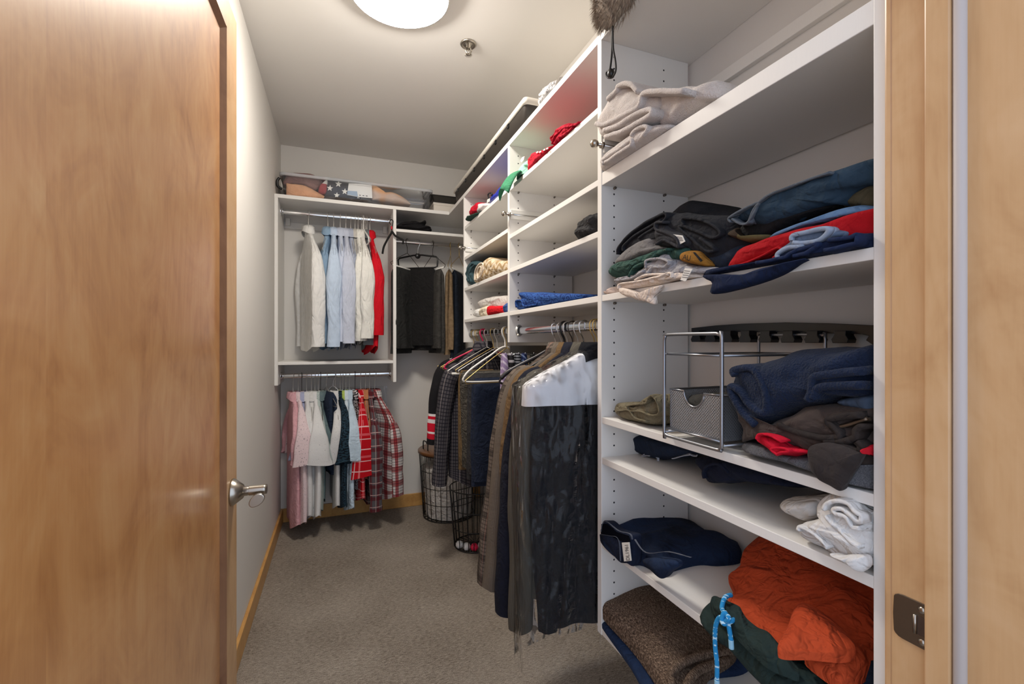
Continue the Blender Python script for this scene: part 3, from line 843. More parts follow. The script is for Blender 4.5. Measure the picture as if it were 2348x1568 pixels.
hanger('thick white plastic hanger hanging empty before the ties', hr(1.985), aright(9), .42, 'plastic', M_WPLAS, slope=.13)
hanger('brass wire hanger on top of the thick white plastic hanger', hr(1.965), aright(10), .42, m=M_GOLD, slope=.145)

# ---- tie rack with ties
rk = thing('tie_rack', 'pull-out chrome tie rack with pegs under the middle panel', 'tie rack', (.78, Y[2] - .02, 1.1))
yr = Y[2] - .022
MB().tube([(.632, yr, 1.112), (.95, yr, 1.112)], .0035, 8).build('rail', M_CHROME, rk)
MB().box((XF + .0, Y[2] - .012, 1.108), (XB - .03, Y[2] - .004, 1.15)).build('slide', M_DNICK, rk, smooth=False)
TI = [(.645, (150, 130, 168), 'lilac and black striped tie, first on the rack', (214, 204, 220)), (.672, (26, 24, 28), 'black tie with white stitching dots', (190, 186, 190)), (.703, (40, 42, 48), 'charcoal tie with white rope stripes', (170, 172, 180)),
      (.733, (34, 44, 84), 'navy and pale blue striped tie', (120, 140, 176)), (.772, (38, 40, 38), 'dark olive tie with fine dots', (110, 112, 104)), (.812, (44, 50, 46), 'dark green grey tie with diagonal lines', (128, 136, 130)), (.85, (120, 20, 28), 'dark red tie at the back of the rack', (60, 14, 20))]
for q, (x, rgb, lab, rgb2) in enumerate(TI):
    MB().tube([(x, yr, 1.113), (x, yr - .03, 1.113), (x, yr - .034, 1.121)], .0018, 6).build('peg', M_CHROME, rk)
    mt = plaid('tie_%d' % q, rgb, [((0, 1, 1, 0, 1, 0, 1)[q], (.02, .03, .012, .016, .01, .014, .02)[q], .35, 0, rgb2, .75)], .55)
    o = thing('necktie', lab, 'tie', (x, yr - .018, .7), 'neckties on the pull-out rack')
    for nm, yy, L, wb in (('blade', yr - .031, .44, .034), ('tail', yr - .008, .34, .022)):
        d = np.linspace(0, 1, 14)
        hw = .011 + (wb - .011) * d
        hw[-1] = .003
        R = []
        for i, t in enumerate(d):
            yq = yy + (yr - .019 - yy) * (1 - min(1, t / .07)) ** 2 * .9
            z = 1.1185 - L * t
            e = .003 * math.sin(t * 9 + q)
            ring = [(x - hw[i], yq + e), (x - hw[i] * .6, yq - .005 + e), (x, yq - .006), (x + hw[i] * .6, yq - .005 - e), (x + hw[i], yq - e), (x + hw[i] * .6, yq + .003 - e), (x, yq + .003), (x - hw[i] * .6, yq + .003 + e)]
            R.append([(p, r_, z) for p, r_ in ring])
        Rr = np.array(R)
        uv = np.stack([Rr[..., 0] * .7 + Rr[..., 2] * .7, Rr[..., 2]], -1)
        MB().grid(Rr, closed_v=True, uv=uv).build(nm, mt, o)

# ---- jackets in the middle bay
P_GLEN = plaid('glen_check', (112, 100, 90), [(0, .012, .35, 0, (60, 52, 46), .6), (1, .012, .35, 0, (60, 52, 46), .6), (0, .066, .32, .0, (46, 40, 36), .6), (1, .066, .32, .0, (46, 40, 36), .6), (0, .066, .04, .03, (150, 96, 84), .5)])
P_PIN = plaid('taupe_pinstripe', (98, 88, 78), [(0, .009, .2, 0, (120, 112, 104), .5)])
P_GREYPIN = plaid('grey_pinstripe', (82, 78, 70), [(0, .011, .15, 0, (110, 106, 98), .4)])
hanger('broad dark hanger with a shiny edge behind the glen check blazer', hr(1.46), aright(-8), .40, 'velvet', plain('dark_wood', (40, 34, 36), .35), slope=.1)
jk = [
    (1.415, 0, P_GLEN, .68, .66, .085, 'brown glen check blazer, first of the jackets', 'the glen check blazer', 0, .066),
    (1.37, -1, P_PIN, .68, .655, .075, 'taupe pinstripe suit jacket with four cuff buttons', 'the taupe pinstripe jacket', 4, .062),
    (1.335, -2, fabric((104, 82, 56), 700, .15), .66, .61, .03, 'caramel brown jacket squeezed behind the taupe jacket', 'the caramel brown jacket', 0, .056),
    (1.298, -2, fabric((26, 28, 40), 700, .15), .74, .70, .06, 'midnight navy suit jacket with dark cuff buttons', 'the midnight navy jacket', 4, .062),
]
for i, (y, yaw, f, L, SL, sw, lab, short, nb, T) in enumerate(jk):
    garment('suit_jacket', lab, 'jacket', 'jackets on the right rod', hr(y), aright(yaw), f, L=L, W=.365, T=T, SL=SL, swing=sw, seed=80 + i, collar=True, lapel=True, buttons=nb, jac=True, srb=.05, sra=.056, ramp_=.006, slope=.1, drop=.075, tail=.01)
    hanger(('pale wire', 'pale wire', 'dark wire', 'pale wire')[i] + ' hanger carrying ' + short, hr(y), aright(yaw), .36, m=(None, None, M_DARKWIRE, None)[i])
hanger('black plastic hanger with a thick hook among the jackets', hr(1.392), aright(0), .36, 'plastic', M_BPLAS)
hanger('reddish brown wooden hanger before the wrapped suit', hr(1.262), aright(-2), .36, 'wood', plain('red_wood', (140, 66, 40), .35))
garment('suit_jacket', 'olive grey pinstripe suit jacket inside clear film', 'jacket', 'jackets on the right rod', hr(1.238), aright(-2), P_GREYPIN, L=.73, W=.40, T=.036, SL=.72, swing=.02, seed=90, lapel=True, slope=.1, jac=True, drop=.075, ramp_=.006, tail=.01, srb=.045, sra=.05)
garment('suit_jacket', 'dark navy suit under a white paper cover and clear film', 'suit', 'jackets on the right rod', hr(1.187), aright(0), fabric((11, 13, 20), 700, .2), L=.79, W=.34, T=.032, SL=.70, swing=-.01, seed=91, lapel=True, slope=.1, jac=True, drop=.075, ramp_=.006, tail=.01, srb=.036, sra=.045)
hanger('brass wire hanger carrying the wrapped navy suit', hr(1.18), aright(0), .4, m=M_GOLD)
hanger('second brass wire hanger touching the wrapped navy suit', hr(1.198), aright(0), .4, m=M_GOLD)
# white paper cover over the shoulders and the clear film bag
def cape(name, label, cat, mat, y0, y1, zt, zs, ze, w0, w1, x0=RX, nz=26, rip=.004, seed=1, nt=44, crinkle=0.):
    o = thing(name, label, cat, (x0, (y0 + y1) / 2, ze))
    th = np.arange(nt) * 2 * math.pi / nt
    R = []
    for i, t in enumerate(np.linspace(0, 1, nz)):
        z = zt + (ze - zt) * t
        s = min(1, (zt - z) / (zt - zs))
        hw = .03 + (w0 - .03) * s ** .9 + (w1 - w0) * max(0, (zs - z) / (zs - ze + 1e-6))
        hy = (y1 - y0) / 2 * (.45 + .55 * s)
        c, sn = np.cos(th), np.sin(th)
        A = hw * np.sign(c) * np.abs(c) ** .6; Bv = hy * np.sign(sn) * np.abs(sn) ** .6
        nz_ = np.array([noise.noise(Vector((p * 14 + seed, q * 14, z * 4.5))) for p, q in zip(A, Bv)])
        k_ = 1 + nz_ * rip / .05
        if crinkle:
            cr = np.array([abs(noise.noise(Vector((p * 26 + 3 * seed, q * 26 + z * 9, z * 17)))) + .6 * abs(noise.noise(Vector((p * 55 - z * 30, q * 55, z * 40)))) for p, q in zip(A, Bv)])
            k_ = k_ - crinkle * cr
        R.append(np.stack([x0 - A * (1 + nz_ * rip / .3), (y0 + y1) / 2 + Bv * k_, np.full(nt, z) + nz_ * .004], 1))
    MB().grid(np.array(R), closed_v=True).build('sheet', mat, o)
    return o
cape('paper_cover', 'white paper cover over the shoulders of the wrapped navy suit', 'paper cover', plain('white_paper', (226, 227, 232), .75), 1.141, 1.232, 1.142, 1.045, .985, .236, .24, nz=18, rip=.0015, seed=4)
M_FILM = clear_film('clear_film', haze=.018, rough=.05, bump=1.0, bscale=8, stretch=(1.5, 1.5, .5), ior=1.29, bdist=.05)
cape('garment_bag', 'long clear plastic film bag hanging over the suits', 'garment bag', M_FILM, 1.1155, 1.285, 1.15, 1.04, .245, .262, .25, nz=170, nt=150, rip=.006, seed=9, crinkle=.07)
# ------------------------------------------------------------------ folded and crumpled things
def resample(P, n, closed=True):
    Q = np.vstack([P, P[:1]]) if closed else P
    d = np.concatenate([[0], np.cumsum(np.linalg.norm(np.diff(Q, axis=0), axis=1))])
    t = np.linspace(0, d[-1], n, endpoint=not closed)
    return np.stack([np.interp(t, d, Q[:, k]) for k in range(Q.shape[1])], 1)

def nz3(P, f, seed):
    return np.array([noise.noise(Vector((p[0] * f[0] + seed * 5.1, p[1] * f[1] + seed, p[2] * f[2] - seed * 2.3))) for p in P])

def mass_mesh(out_px, front, depth, axis='x', zmin=None, bulge=.012, wr=.006, rnd=.012, seed=1, n=84, fq=(14, 14, 30), shrink=.04, edge=None, slant=0., folds=0, clip=None):
    """outline traced on an upright plane, rounded at the front, running back into the shelf"""
    kw = {axis: front}
    Q = np.array([pt(px, py, **kw) for px, py in out_px])
    Q2 = Q[:, [1, 2]] if axis == 'x' else Q[:, [0, 2]]
    C = catmull(Q2, 5, closed=True)
    C = resample(C, n)
    if zmin is not None: C[:, 1] = np.maximum(C[:, 1], zmin)
    if clip is not None: C[:, 0] = np.clip(C[:, 0], clip[0], clip[1])
    cen = C.mean(0)
    R = []
    for s in (.06, .22, .4, .58, .74, .86, .94, .985):
        ring = cen + (C - cen) * s
        off = -bulge * (1 - s ** 3) + rnd * s ** 8
        R.append((ring, np.full(n, off), 1.0))
    m = 9
    for i in range(m):
        t = i / (m - 1)
        k_ = 1 - shrink * t ** 1.5
        ring = cen + (C - cen) * np.array([k_, k_])
        ring[:, 0] += slant * t
        if zmin is not None: ring[:, 1] = np.where(C[:, 1] <= zmin + .002, C[:, 1], ring[:, 1])
        R.append((ring, np.full(n, rnd * 1.25 + (depth - rnd * 1.25) * t), .8 * (1 - .5 * t)))
    V = []
    for ring, off, w in R:
        P3 = np.stack([front + off, ring[:, 0], ring[:, 1]], 1)
        nn = nz3(P3, fq, seed)
        n2 = nz3(P3, (30, 30, 50), seed + 9)
        rg = 1 - 2 * np.abs(nn)                 # ridges
        dsp = wr * w * (rg * .8 + .5 * n2)
        fo = 0
        if folds:
            fo = .006 * np.abs(np.sin((ring[:, 1] + .01 * nn) * folds)) * w
        dirn = ring - cen
        dirn = dirn / (np.linalg.norm(dirn, axis=1)[:, None] + 1e-6)
        side = smooth01(off / (rnd * 1.25 + 1e-6)) if rnd else np.ones(n)
        rr = ring + dirn * (dsp * side * .9)[:, None]
        if zmin is not None: rr[:, 1] = np.maximum(rr[:, 1], zmin)
        if clip is not None: rr[:, 0] = np.clip(rr[:, 0], clip[0], clip[1])
        xx = front + off - (dsp + fo) * (1 - side * .8)
        V.append(np.stack([xx, rr[:, 0], rr[:, 1]], 1) if axis == 'x' else np.stack([rr[:, 0], xx, rr[:, 1]], 1))
    mb = MB()
    mb.grid(np.array(V), closed_v=True, uv=np.stack([np.array(V)[..., 1 if axis == 'x' else 0], np.array(V)[..., 2]], -1))
    mb.f.append(tuple(range(n))[::-1])
    mb.f.append(tuple((len(R) - 1) * n + j for j in range(n)))
    return mb

def ribbon_mesh(path_px, front, depth, th=.006, axis='x', seed=1, wob=.006, zmin=None):
    """an open cloth edge (a fold seen end on) running back into the shelf"""
    kw = {axis: front}
    Q = np.array([pt(px, py, **kw) for px, py in path_px])
    Q2 = catmull(Q[:, [1, 2]] if axis == 'x' else Q[:, [0, 2]], 6)
    if axis == 'x' and (Q2[:, 0] < Y[0] + TP + .006).any():
        Q2 = Q2[Q2[:, 0] >= Y[0] + TP + .006]
    if zmin is not None: Q2[:, 1] = np.maximum(Q2[:, 1], zmin + th * .52 + np.arange(len(Q2)) * 1e-5)
    n = len(Q2)
    T = np.gradient(Q2, axis=0); T /= np.linalg.norm(T, axis=1)[:, None] + 1e-9
    N = np.stack([-T[:, 1], T[:, 0]], 1)
    V = []
    for t in (0, .25, .6, 1):
        sec = []
        for k_, e in ((-1, .25), (-.8, 0), (.0, -.1), (.8, 0), (1, .25)):
            P = Q2 + N * (th / 2 * k_)
            w = np.array([noise.noise(Vector((p[0] * 30 + seed, p[1] * 30, t * 2))) for p in Q2]) * wob * (.3 + t)
            P = P + N * w[:, None]
            x = np.full(n, front + t * depth + e * th * (1 - t))
            sec.append(np.stack([x, P[:, 0], P[:, 1]], 1) if axis == 'x' else np.stack([P[:, 0], x, P[:, 1]], 1))
        V.append(sec)
    V = np.array(V)                               # t, k, n, 3
    prof = [V[3, 0], V[2, 0], V[1, 0], V[0, 0], V[0, 1], V[0, 2], V[0, 3], V[0, 4], V[1, 4], V[2, 4], V[3, 4]]
    mb = MB().grid(np.array(prof))
    k_ = len(prof)
    mb.f.append(tuple(i * n for i in range(k_)))
    mb.f.append(tuple(i * n + n - 1 for i in range(k_))[::-1])
    return mb

def folded(name, label, cat, out, mat, front=.69, depth=.24, ribs=(), rmat=None, group=None, zmin=None, axis='x', th=.006, seed=1, extra=(), rfront=-.008, rdepth=.05, **kw):
    """one folded textile: the mass plus the folds whose edges show"""
    mb = mass_mesh(out, front, depth, axis, zmin=zmin, seed=seed, **kw)
    if not ribs and not extra:
        return tag(mb.build(name, mat), label, cat, group)
    P = np.concatenate(mb.v)
    o = thing(name, label, cat, (float(P[:, 0].mean()), float(P[:, 1].mean()), float(P[:, 2].min())), group)
    mb.build('cloth', mat, o)
    for i, r in enumerate(ribs):
        ribbon_mesh(r, front - kw.get('bulge', .012) - kw.get('wr', .006) * .7 - .002, rdepth + .016, th, axis, seed + i, zmin=zmin).build('fold', rmat or mat, o)
    return o

def patch(parent, name, quad_px, x, mat, off=.0015, axis='x'):
    Q = np.array([pt(px, py, **{axis: x}) for px, py in quad_px])
    d = np.array([off, 0, 0]) if axis == 'x' else np.array([0, off, 0])
    n = len(Q)
    return MB().add(np.vstack([Q, Q + d]), [tuple(range(n)), tuple(range(n, 2 * n))[::-1]] + [(i, n + i, n + (i + 1) % n, (i + 1) % n) for i in range(n)]).build(name, mat, parent, smooth=False)

def text_on(parent, name, s, quad_px, x, mat, axis='x'):
    """raised print filling the quad (bottom-left, bottom-right, top-left of the text as seen)"""
    cu = bpy.data.curves.new(name, 'FONT'); cu.body = s; cu.size = 1; cu.extrude = 0
    to = bpy.data.objects.new(name, cu)
    COL.objects.link(to)
    dg = bpy.context.evaluated_depsgraph_get()
    me = bpy.data.meshes.new_from_object(to.evaluated_get(dg))
    V = np.array([v.co[:] for v in me.vertices]); Fc = [tuple(p.vertices) for p in me.polygons]
    bpy.data.objects.remove(to); bpy.data.curves.remove(cu); bpy.data.meshes.remove(me)
    mn, mx = V.min(0), V.max(0)
    u = (V[:, 0] - mn[0]) / (mx[0] - mn[0]); w = (V[:, 1] - mn[1]) / (mx[1] - mn[1])
    A, Bq, Cq = [np.array(pt(px, py, **{axis: x})) for px, py in quad_px]
    P = A + u[:, None] * (Bq - A) + w[:, None] * (Cq - A)
    return MB().add(P, Fc).build(name, mat, parent, smooth=False)

def heap_mesh(out_px, zp, z0, h, wr=.01, fq=12, seed=1, n=110, drop_x=None, pw=3.0, tilt=(0, 0), dirs=None, zcap=None, ymin=None):
    Q = np.array([pt(px, py, z=zp)[:2] for px, py in out_px])
    if ymin is not None: Q[:, 1] = np.maximum(Q[:, 1], ymin)
    C = resample(catmull(Q, 5, closed=True), n)
    if ymin is not None: C[:, 1] = np.maximum(C[:, 1], ymin)
    C[:, 0] = np.minimum(C[:, 0], XB - .006)
    cen = C.mean(0)
    V = []
    for s in (1.0, 1.008, .995, .97, .93, .87, .8, .72, .64, .56, .48, .4, .32, .24, .16, .08, .02):
        ring = cen + (C - cen) * s
        if ymin is not None: ring[:, 1] = np.maximum(ring[:, 1], ymin)
        first = len(V) == 0
        prof = 0 if first else (.35 if s > 1 else (1 - s ** pw * .55))
        P3 = np.stack([ring[:, 0], ring[:, 1], np.zeros(n)], 1)
        q = P3.copy()
        if dirs is not None:
            c_, s_ = math.cos(dirs), math.sin(dirs)
            q = np.stack([(P3[:, 0] * c_ + P3[:, 1] * s_) * .45, (-P3[:, 0] * s_ + P3[:, 1] * c_) * 1.5, P3[:, 2]], 1)
        w1 = nz3(q, (fq, fq, 1), seed); w2 = nz3(q, (fq * 2.6, fq * 2.6, 1), seed + 4)
        wz = (1 - 2.2 * np.abs(w1)) * wr + w2 * wr * .45
        z = z0 + h * prof + (wz if not first else 0) * (1 if s < .99 else .25) + tilt[0] * (ring[:, 0] - cen[0]) * prof + tilt[1] * (ring[:, 1] - cen[1]) * prof
        z = np.maximum(z, z0)
        x = ring[:, 0].copy()
        if drop_x is not None:
            d = np.maximum(0, drop_x - x)
            hh = np.maximum(z - z0, .004)
            z = np.where(d > 0, z0 + hh * .55 * np.exp(-d / .02) - d * .96, z)
            x = np.where(d > 0, drop_x - np.minimum(d, .008) - hh * .45, x)
        if zcap is not None: z = np.minimum(z, zcap)
        V.append(np.stack([x, ring[:, 1], z], 1))
    mb = MB().grid(np.array(V), closed_v=True, uv=np.array(V)[..., :2])
    mb.f.append(tuple((len(V) - 1) * n + j for j in range(n)))
    return mb

def heap(name, label, cat, out, zp, z0, h, mat, group=None, **kw):
    return tag(heap_mesh(out, zp, z0, h, **kw).build(name, mat), label, cat, group)

def conv(ox, oy, s):
    return lambda *p: [(ox + x / s, oy + y / s) for x, y in p]
GP = 'clothes piled on the near shelves'
# ---------- near bay, shelf at 1.634: towels
q = conv(1340, 0, 3.354)
Z1, Z2, Z3, Z4, Z5, Z6 = [z + .0006 for z in (1.634, 1.295, .957, .845, .612, .371)]
TOW = fabric((206, 198, 194), 420, .07, .98, .22, fuzz=.3, nap=.5)
folded('bath_towel', 'thick beige towel folded on top of the towel stack', 'towel', q((70, 960), (100, 900), (170, 760), (200, 700), (300, 650), (440, 710), (520, 720), (560, 780), (500, 900), (380, 980), (250, 1030), (130, 1060), (90, 1020)), TOW,
       front=.672, depth=.29, slant=-.02, zmin=Z1, wr=.006, rnd=.02, th=.012, seed=2,
       ribs=[q((80, 950), (130, 960), (260, 900), (400, 820), (440, 720), (560, 700), (760, 700)), q((140, 1000), (250, 960), (380, 880), (490, 840), (500, 880), (420, 930), (300, 1000), (150, 1050)), q((170, 760), (240, 690), (250, 660), (330, 640), (400, 700))], rdepth=.26, rfront=-.004)
folded('bath_towel', 'small beige towel rolled at the bottom of the towel stack', 'towel', q((105, 1280), (120, 1220), (200, 1150), (300, 1080), (430, 980), (490, 960), (640, 960), (480, 1090), (330, 1230), (180, 1300), (120, 1305)), TOW,
       front=.674, depth=.24, zmin=Z1, wr=.004, th=.009, seed=3, ribs=[q((140, 1260), (130, 1230), (220, 1170), (340, 1080), (350, 1110), (290, 1190), (190, 1260), (150, 1270)), q((350, 1040), (380, 1000), (450, 970), (475, 990), (440, 1040))], rdepth=.1, rfront=-.003)
folded('bath_towel', 'frayed beige towel lying behind the thick towel', 'towel', q((560, 760), (640, 690), (760, 670), (900, 640), (1000, 620), (1020, 740), (900, 800), (640, 970), (560, 960)), TOW, front=.70, depth=.26, zmin=Z1, wr=.008, seed=4)

# ---------- near bay, shelf at 1.295
q = conv(1360, 340, 3.504)
BK = fabric((32, 33, 38), 700, .2); CH = fabric((48, 48, 52), 500, .2)
folded('folded_trousers', 'black trousers lying at the back of the left clothes pile', 'trousers', q((600, 520), (740, 420), (830, 440), (1000, 500), (1110, 530), (1120, 640), (700, 660), (580, 600)), BK, front=.80, depth=.16, zmin=Z2, group=GP, seed=5)
folded('sweater', 'black sweater folded on top of the left clothes pile', 'sweater', q((188, 850), (195, 790), (300, 680), (450, 575), (570, 518), (800, 530), (1080, 545), (1120, 610), (1180, 700), (1250, 745), (1150, 860), (1060, 950), (960, 900), (880, 800), (700, 690), (520, 640), (380, 720), (250, 830)), BK, front=.705, depth=.25, zmin=Z2, group=GP, seed=6, th=.006, rnd=.016,
       ribs=[q((190, 850), (200, 790), (310, 670), (450, 575), (565, 525), (572, 570), (480, 640), (360, 720)), q((235, 825), (240, 780), (330, 700), (460, 620), (540, 580)), q((850, 720), (960, 800), (960, 825), (900, 825), (820, 760), (700, 650), (695, 625), (800, 650), (940, 715), (1010, 700), (1000, 650), (880, 580), (730, 562), (710, 590), (720, 620))])
g = folded('sweatshirt', 'charcoal sweatshirt with a white tag in the left clothes pile', 'sweatshirt', q((492, 650), (500, 600), (560, 590), (640, 640), (760, 700), (800, 760), (740, 800), (600, 800), (500, 775), (495, 740)), CH, front=.690, depth=.2, zmin=Z2, group=GP, seed=7,
       ribs=[q((500, 770), (560, 740), (640, 770), (680, 790), (650, 720), (560, 670), (500, 650), (500, 600), (560, 592))], extra=(1,))
patch(g, 'tag', q((636, 690), (716, 700), (738, 748), (690, 775)), .676, M_WPLAS)
for k_ in range(3):
    patch(g, 'tag_print', q((652 + 8 * k_, 705 + 16 * k_), (712 + 4 * k_, 712 + 12 * k_), (714 + 4 * k_, 718 + 12 * k_), (655 + 8 * k_, 711 + 16 * k_)), .6752, plain('grey_ink', (120, 120, 122), .7), .0004)
folded('sweater', 'heather grey sweater between the black and the green clothes', 'sweater', q((162, 915), (230, 830), (350, 740), (480, 705), (520, 770), (600, 800), (480, 850), (380, 880), (250, 940), (190, 940)), fabric((108, 106, 106), 300, .2, fuzz=.2), front=.694, depth=.22, zmin=Z2, group=GP, seed=8)
folded('shirt', 'forest green shirt crumpled in the left clothes pile', 'shirt', q((108, 985), (180, 920), (330, 890), (470, 830), (590, 800), (740, 800), (760, 850), (690, 890), (600, 850), (480, 900), (340, 970), (280, 1030), (200, 1040), (130, 1020)), fabric((54, 82, 74), 700, .15, wr=.9), front=.688, depth=.24, zmin=Z2, group=GP, seed=9, wr=.010,
       ribs=[q((280, 1030), (330, 950), (440, 900), (500, 850), (590, 810))])
folded('tee_shirt', 'light grey tee shirt crumpled above the cream tee', 'tee shirt', q((165, 1085), (172, 1050), (280, 1035), (400, 955), (430, 890), (520, 880), (590, 825), (660, 890), (760, 930), (1000, 965), (900, 1010), (700, 1000), (520, 1030), (380, 1075), (210, 1095)), fabric((158, 156, 160), 800, .08, wr=.8), front=.684, depth=.24, zmin=Z2, group=GP, seed=10, wr=.009,
       ribs=[q((415, 960), (420, 900), (520, 885), (600, 910), (560, 950), (470, 960), (430, 1000)), q((170, 1060), (300, 1045), (400, 985))], th=.005)
g = folded('knit_hat', 'mustard and black knit hat with letters in the left clothes pile', 'hat', q((695, 895), (720, 830), (800, 828), (892, 910), (880, 945), (760, 925)), fabric((150, 104, 42), 400, .15), front=.680, depth=.12, zmin=Z2, group=GP, seed=11, extra=(1,))
text_on(g, 'lettering', 'AU', q((716, 892), (778, 905), (724, 850)), .664, BK)
patch(g, 'black_band', q((800, 835), (816, 835), (876, 900), (862, 912)), .6655, BK)
g = folded('tee_shirt', 'cream tee shirt hanging over the shelf edge with a white tag', 'tee shirt', q((190, 1130), (200, 1085), (350, 1060), (600, 1000), (720, 980), (800, 975), (850, 1000), (860, 1035), (740, 1050), (620, 1065), (540, 1110), (480, 1170), (420, 1170), (240, 1150)), fabric((222, 208, 196), 800, .06, wr=.6), front=.680, depth=.22, zmin=Z2, group=GP, seed=12, extra=(1,), ribs=[q((195, 1130), (205, 1090), (330, 1075), (480, 1040), (610, 1000), (620, 1040)), q((330, 1060), (420, 1020), (600, 1010))], th=.005)
mass_mesh(q((190, 1120), (240, 1120), (330, 1150), (430, 1180), (500, 1120), (545, 1100), (500, 1165), (478, 1190), (482, 1250), (420, 1236), (320, 1205), (240, 1180), (200, 1150)), .664, .014, bulge=.004, wr=.003, rnd=.004, seed=13).build('hanging_edge', fabric((222, 208, 196), 800, .06, wr=.6), g)
patch(g, 'tag', q((738, 962), (798, 968), (742, 1068), (700, 1058)), .662, M_WPLAS)
for k_ in range(4):
    patch(g, 'tag_print', q((733 - 6 * k_, 980 + 17 * k_), (778 - 6 * k_, 985 + 17 * k_), (775 - 6 * k_, 990 + 17 * k_), (730 - 6 * k_, 985 + 17 * k_)), .6615, plain('grey_ink', (120, 120, 122), .7), .0004)
folded('lace_cloth', 'small pale lace cloth at the left end of the clothes shelf', 'cloth', q((95, 1160), (105, 1145), (145, 1150), (158, 1110), (175, 1140), (185, 1165), (150, 1175), (110, 1172)), fabric((206, 184, 172), 900, .08), front=.70, depth=.1, zmin=Z2, group=GP, seed=14)
folded('folded_trousers', 'dark blue jeans low in the middle of the clothes shelf', 'jeans', q((820, 780), (900, 790), (990, 900), (1080, 880), (1240, 760), (1200, 900), (1060, 985), (960, 960), (860, 850)), fabric((36, 44, 58), 700, .2), front=.715, depth=.22, zmin=Z2, group=GP, seed=15)
# right pile
TEAL = fabric((38, 56, 72), 600, .15)
folded('sweater', 'dark teal blue sweater on top of the right clothes pile', 'sweater', q((1085, 560), (1092, 540), (1300, 440), (1440, 345), (1560, 300), (1750, 240), (1900, 180), (2290, 55), (2290, 240), (2120, 320), (2000, 450), (1900, 430), (1800, 480), (1700, 520), (1500, 600), (1330, 640), (1200, 605), (1110, 600)), TEAL, front=.70, depth=.26, zmin=Z2, group=GP, seed=16, rnd=.02, clip=(Y[0] + TP + .002, 2),
       ribs=[q((1100, 595), (1090, 550), (1300, 445), (1310, 470), (1240, 590), (1180, 605), (1110, 570)), q((1240, 600), (1300, 470), (1440, 360), (1900, 190))], rmat=fabric((84, 90, 98), 600, .1), th=.004, rdepth=.03)
folded('sweater', 'black sweater lining under the dark teal sweater', 'sweater', q((1200, 605), (1330, 640), (1500, 590), (1700, 500), (1820, 400), (1950, 430), (1930, 470), (1700, 560), (1480, 680), (1300, 750), (1180, 700), (1150, 640)), fabric((24, 24, 26), 600, .2), front=.714, depth=.24, zmin=Z2, group=GP, seed=17)
folded('camouflage_shirt', 'olive camouflage shirt peeking out under the black lining', 'shirt', q((1068, 690), (1110, 650), (1150, 640), (1200, 700), (1300, 720), (1420, 690), (1380, 740), (1250, 755), (1170, 735)), dots('camouflage', (96, 88, 58), (52, 40, 30), 30, .48, .52), front=.704, depth=.2, zmin=Z2, group=GP, seed=18)
folded('sweater', 'dark olive sweater beside the end panel on the clothes shelf', 'sweater', q((2000, 460), (2050, 400), (2160, 330), (2290, 290), (2290, 470), (2150, 480), (2080, 470)), fabric((72, 66, 50), 600, .15), front=.722, depth=.22, zmin=Z2, group=GP, seed=19, clip=(Y[0] + TP + .002, 2))
folded('denim_shirt', 'pale blue denim shirt layered above the red sweater', 'shirt', q((1380, 725), (1560, 640), (1800, 560), (2000, 490), (2100, 455), (2190, 462), (2260, 480), (2190, 520), (1900, 590), (1600, 670), (1420, 740)), fabric((88, 116, 150), 700, .12), front=.703, depth=.24, zmin=Z2, group=GP, seed=20)
folded('sweater', 'bright red sweater in the right clothes pile', 'sweater', q((1040, 975), (1060, 920), (1130, 820), (1240, 765), (1600, 655), (1900, 580), (2200, 480), (2290, 470), (2290, 680), (2100, 690), (1870, 700), (1700, 760), (1600, 800), (1480, 860), (1400, 900), (1250, 945), (1100, 985)), fabric((164, 14, 24), 600, .1), front=.695, depth=.24, zmin=Z2, group=GP, seed=21, clip=(Y[0] + TP + .002, 2), rnd=.018,
       ribs=[q((1050, 965), (1200, 930), (1340, 870), (1480, 800), (1500, 830), (1440, 880))], th=.004)
folded('knit_sweater', 'grey blue ribbed knit rolled before the red sweater', 'sweater', q((1465, 870), (1480, 830), (1560, 770), (1600, 710), (1700, 665), (1870, 632), (1960, 650), (2030, 672), (2000, 715), (1880, 735), (1700, 785), (1560, 855), (1500, 892)), fabric((88, 102, 124), 260, .15), front=.682, depth=.12, zmin=Z2, group=GP, seed=22,
       ribs=[q((1590, 740), (1600, 700), (1720, 668), (1870, 640), (1875, 680), (1800, 740), (1680, 765), (1600, 755)), q((1475, 880), (1480, 845), (1560, 800), (1690, 785))], rmat=fabric((138, 150, 170), 260, .1), th=.007)
NV = fabric((20, 31, 58), 500, .15)
g = folded('sweater', 'navy fleece sweater at the bottom of the right pile, hanging over the edge', 'sweater', q((865, 1010), (880, 985), (1100, 985), (1300, 930), (1500, 885), (1620, 815), (1760, 770), (2000, 715), (2050, 690), (2170, 680), (2290, 690), (2290, 800), (2100, 830), (1850, 880), (1600, 950), (1480, 1000), (1300, 1040), (1100, 1050), (900, 1040)), NV, front=.678, depth=.25, zmin=Z2, group=GP, seed=23, extra=(1,), clip=(Y[0] + TP + .002, 2),
       ribs=[q((1600, 930), (1680, 860), (1780, 790), (1780, 770), (1600, 830), (1500, 890), (1300, 940)), q((1880, 740), (2050, 710), (2100, 690), (2165, 690), (2150, 740), (2050, 790), (1850, 860))], rmat=fabric((26, 38, 68), 500, .15))
mass_mesh(q((870, 1020), (1000, 1010), (1200, 1010), (1350, 960), (1500, 930), (1600, 900), (1700, 880), (1620, 920), (1480, 1010), (1300, 1080), (1100, 1140), (935, 1166), (940, 1080), (890, 1050)), .656, .02, bulge=.006, wr=.004, rnd=.005, seed=24).build('hanging_edge', NV, g)

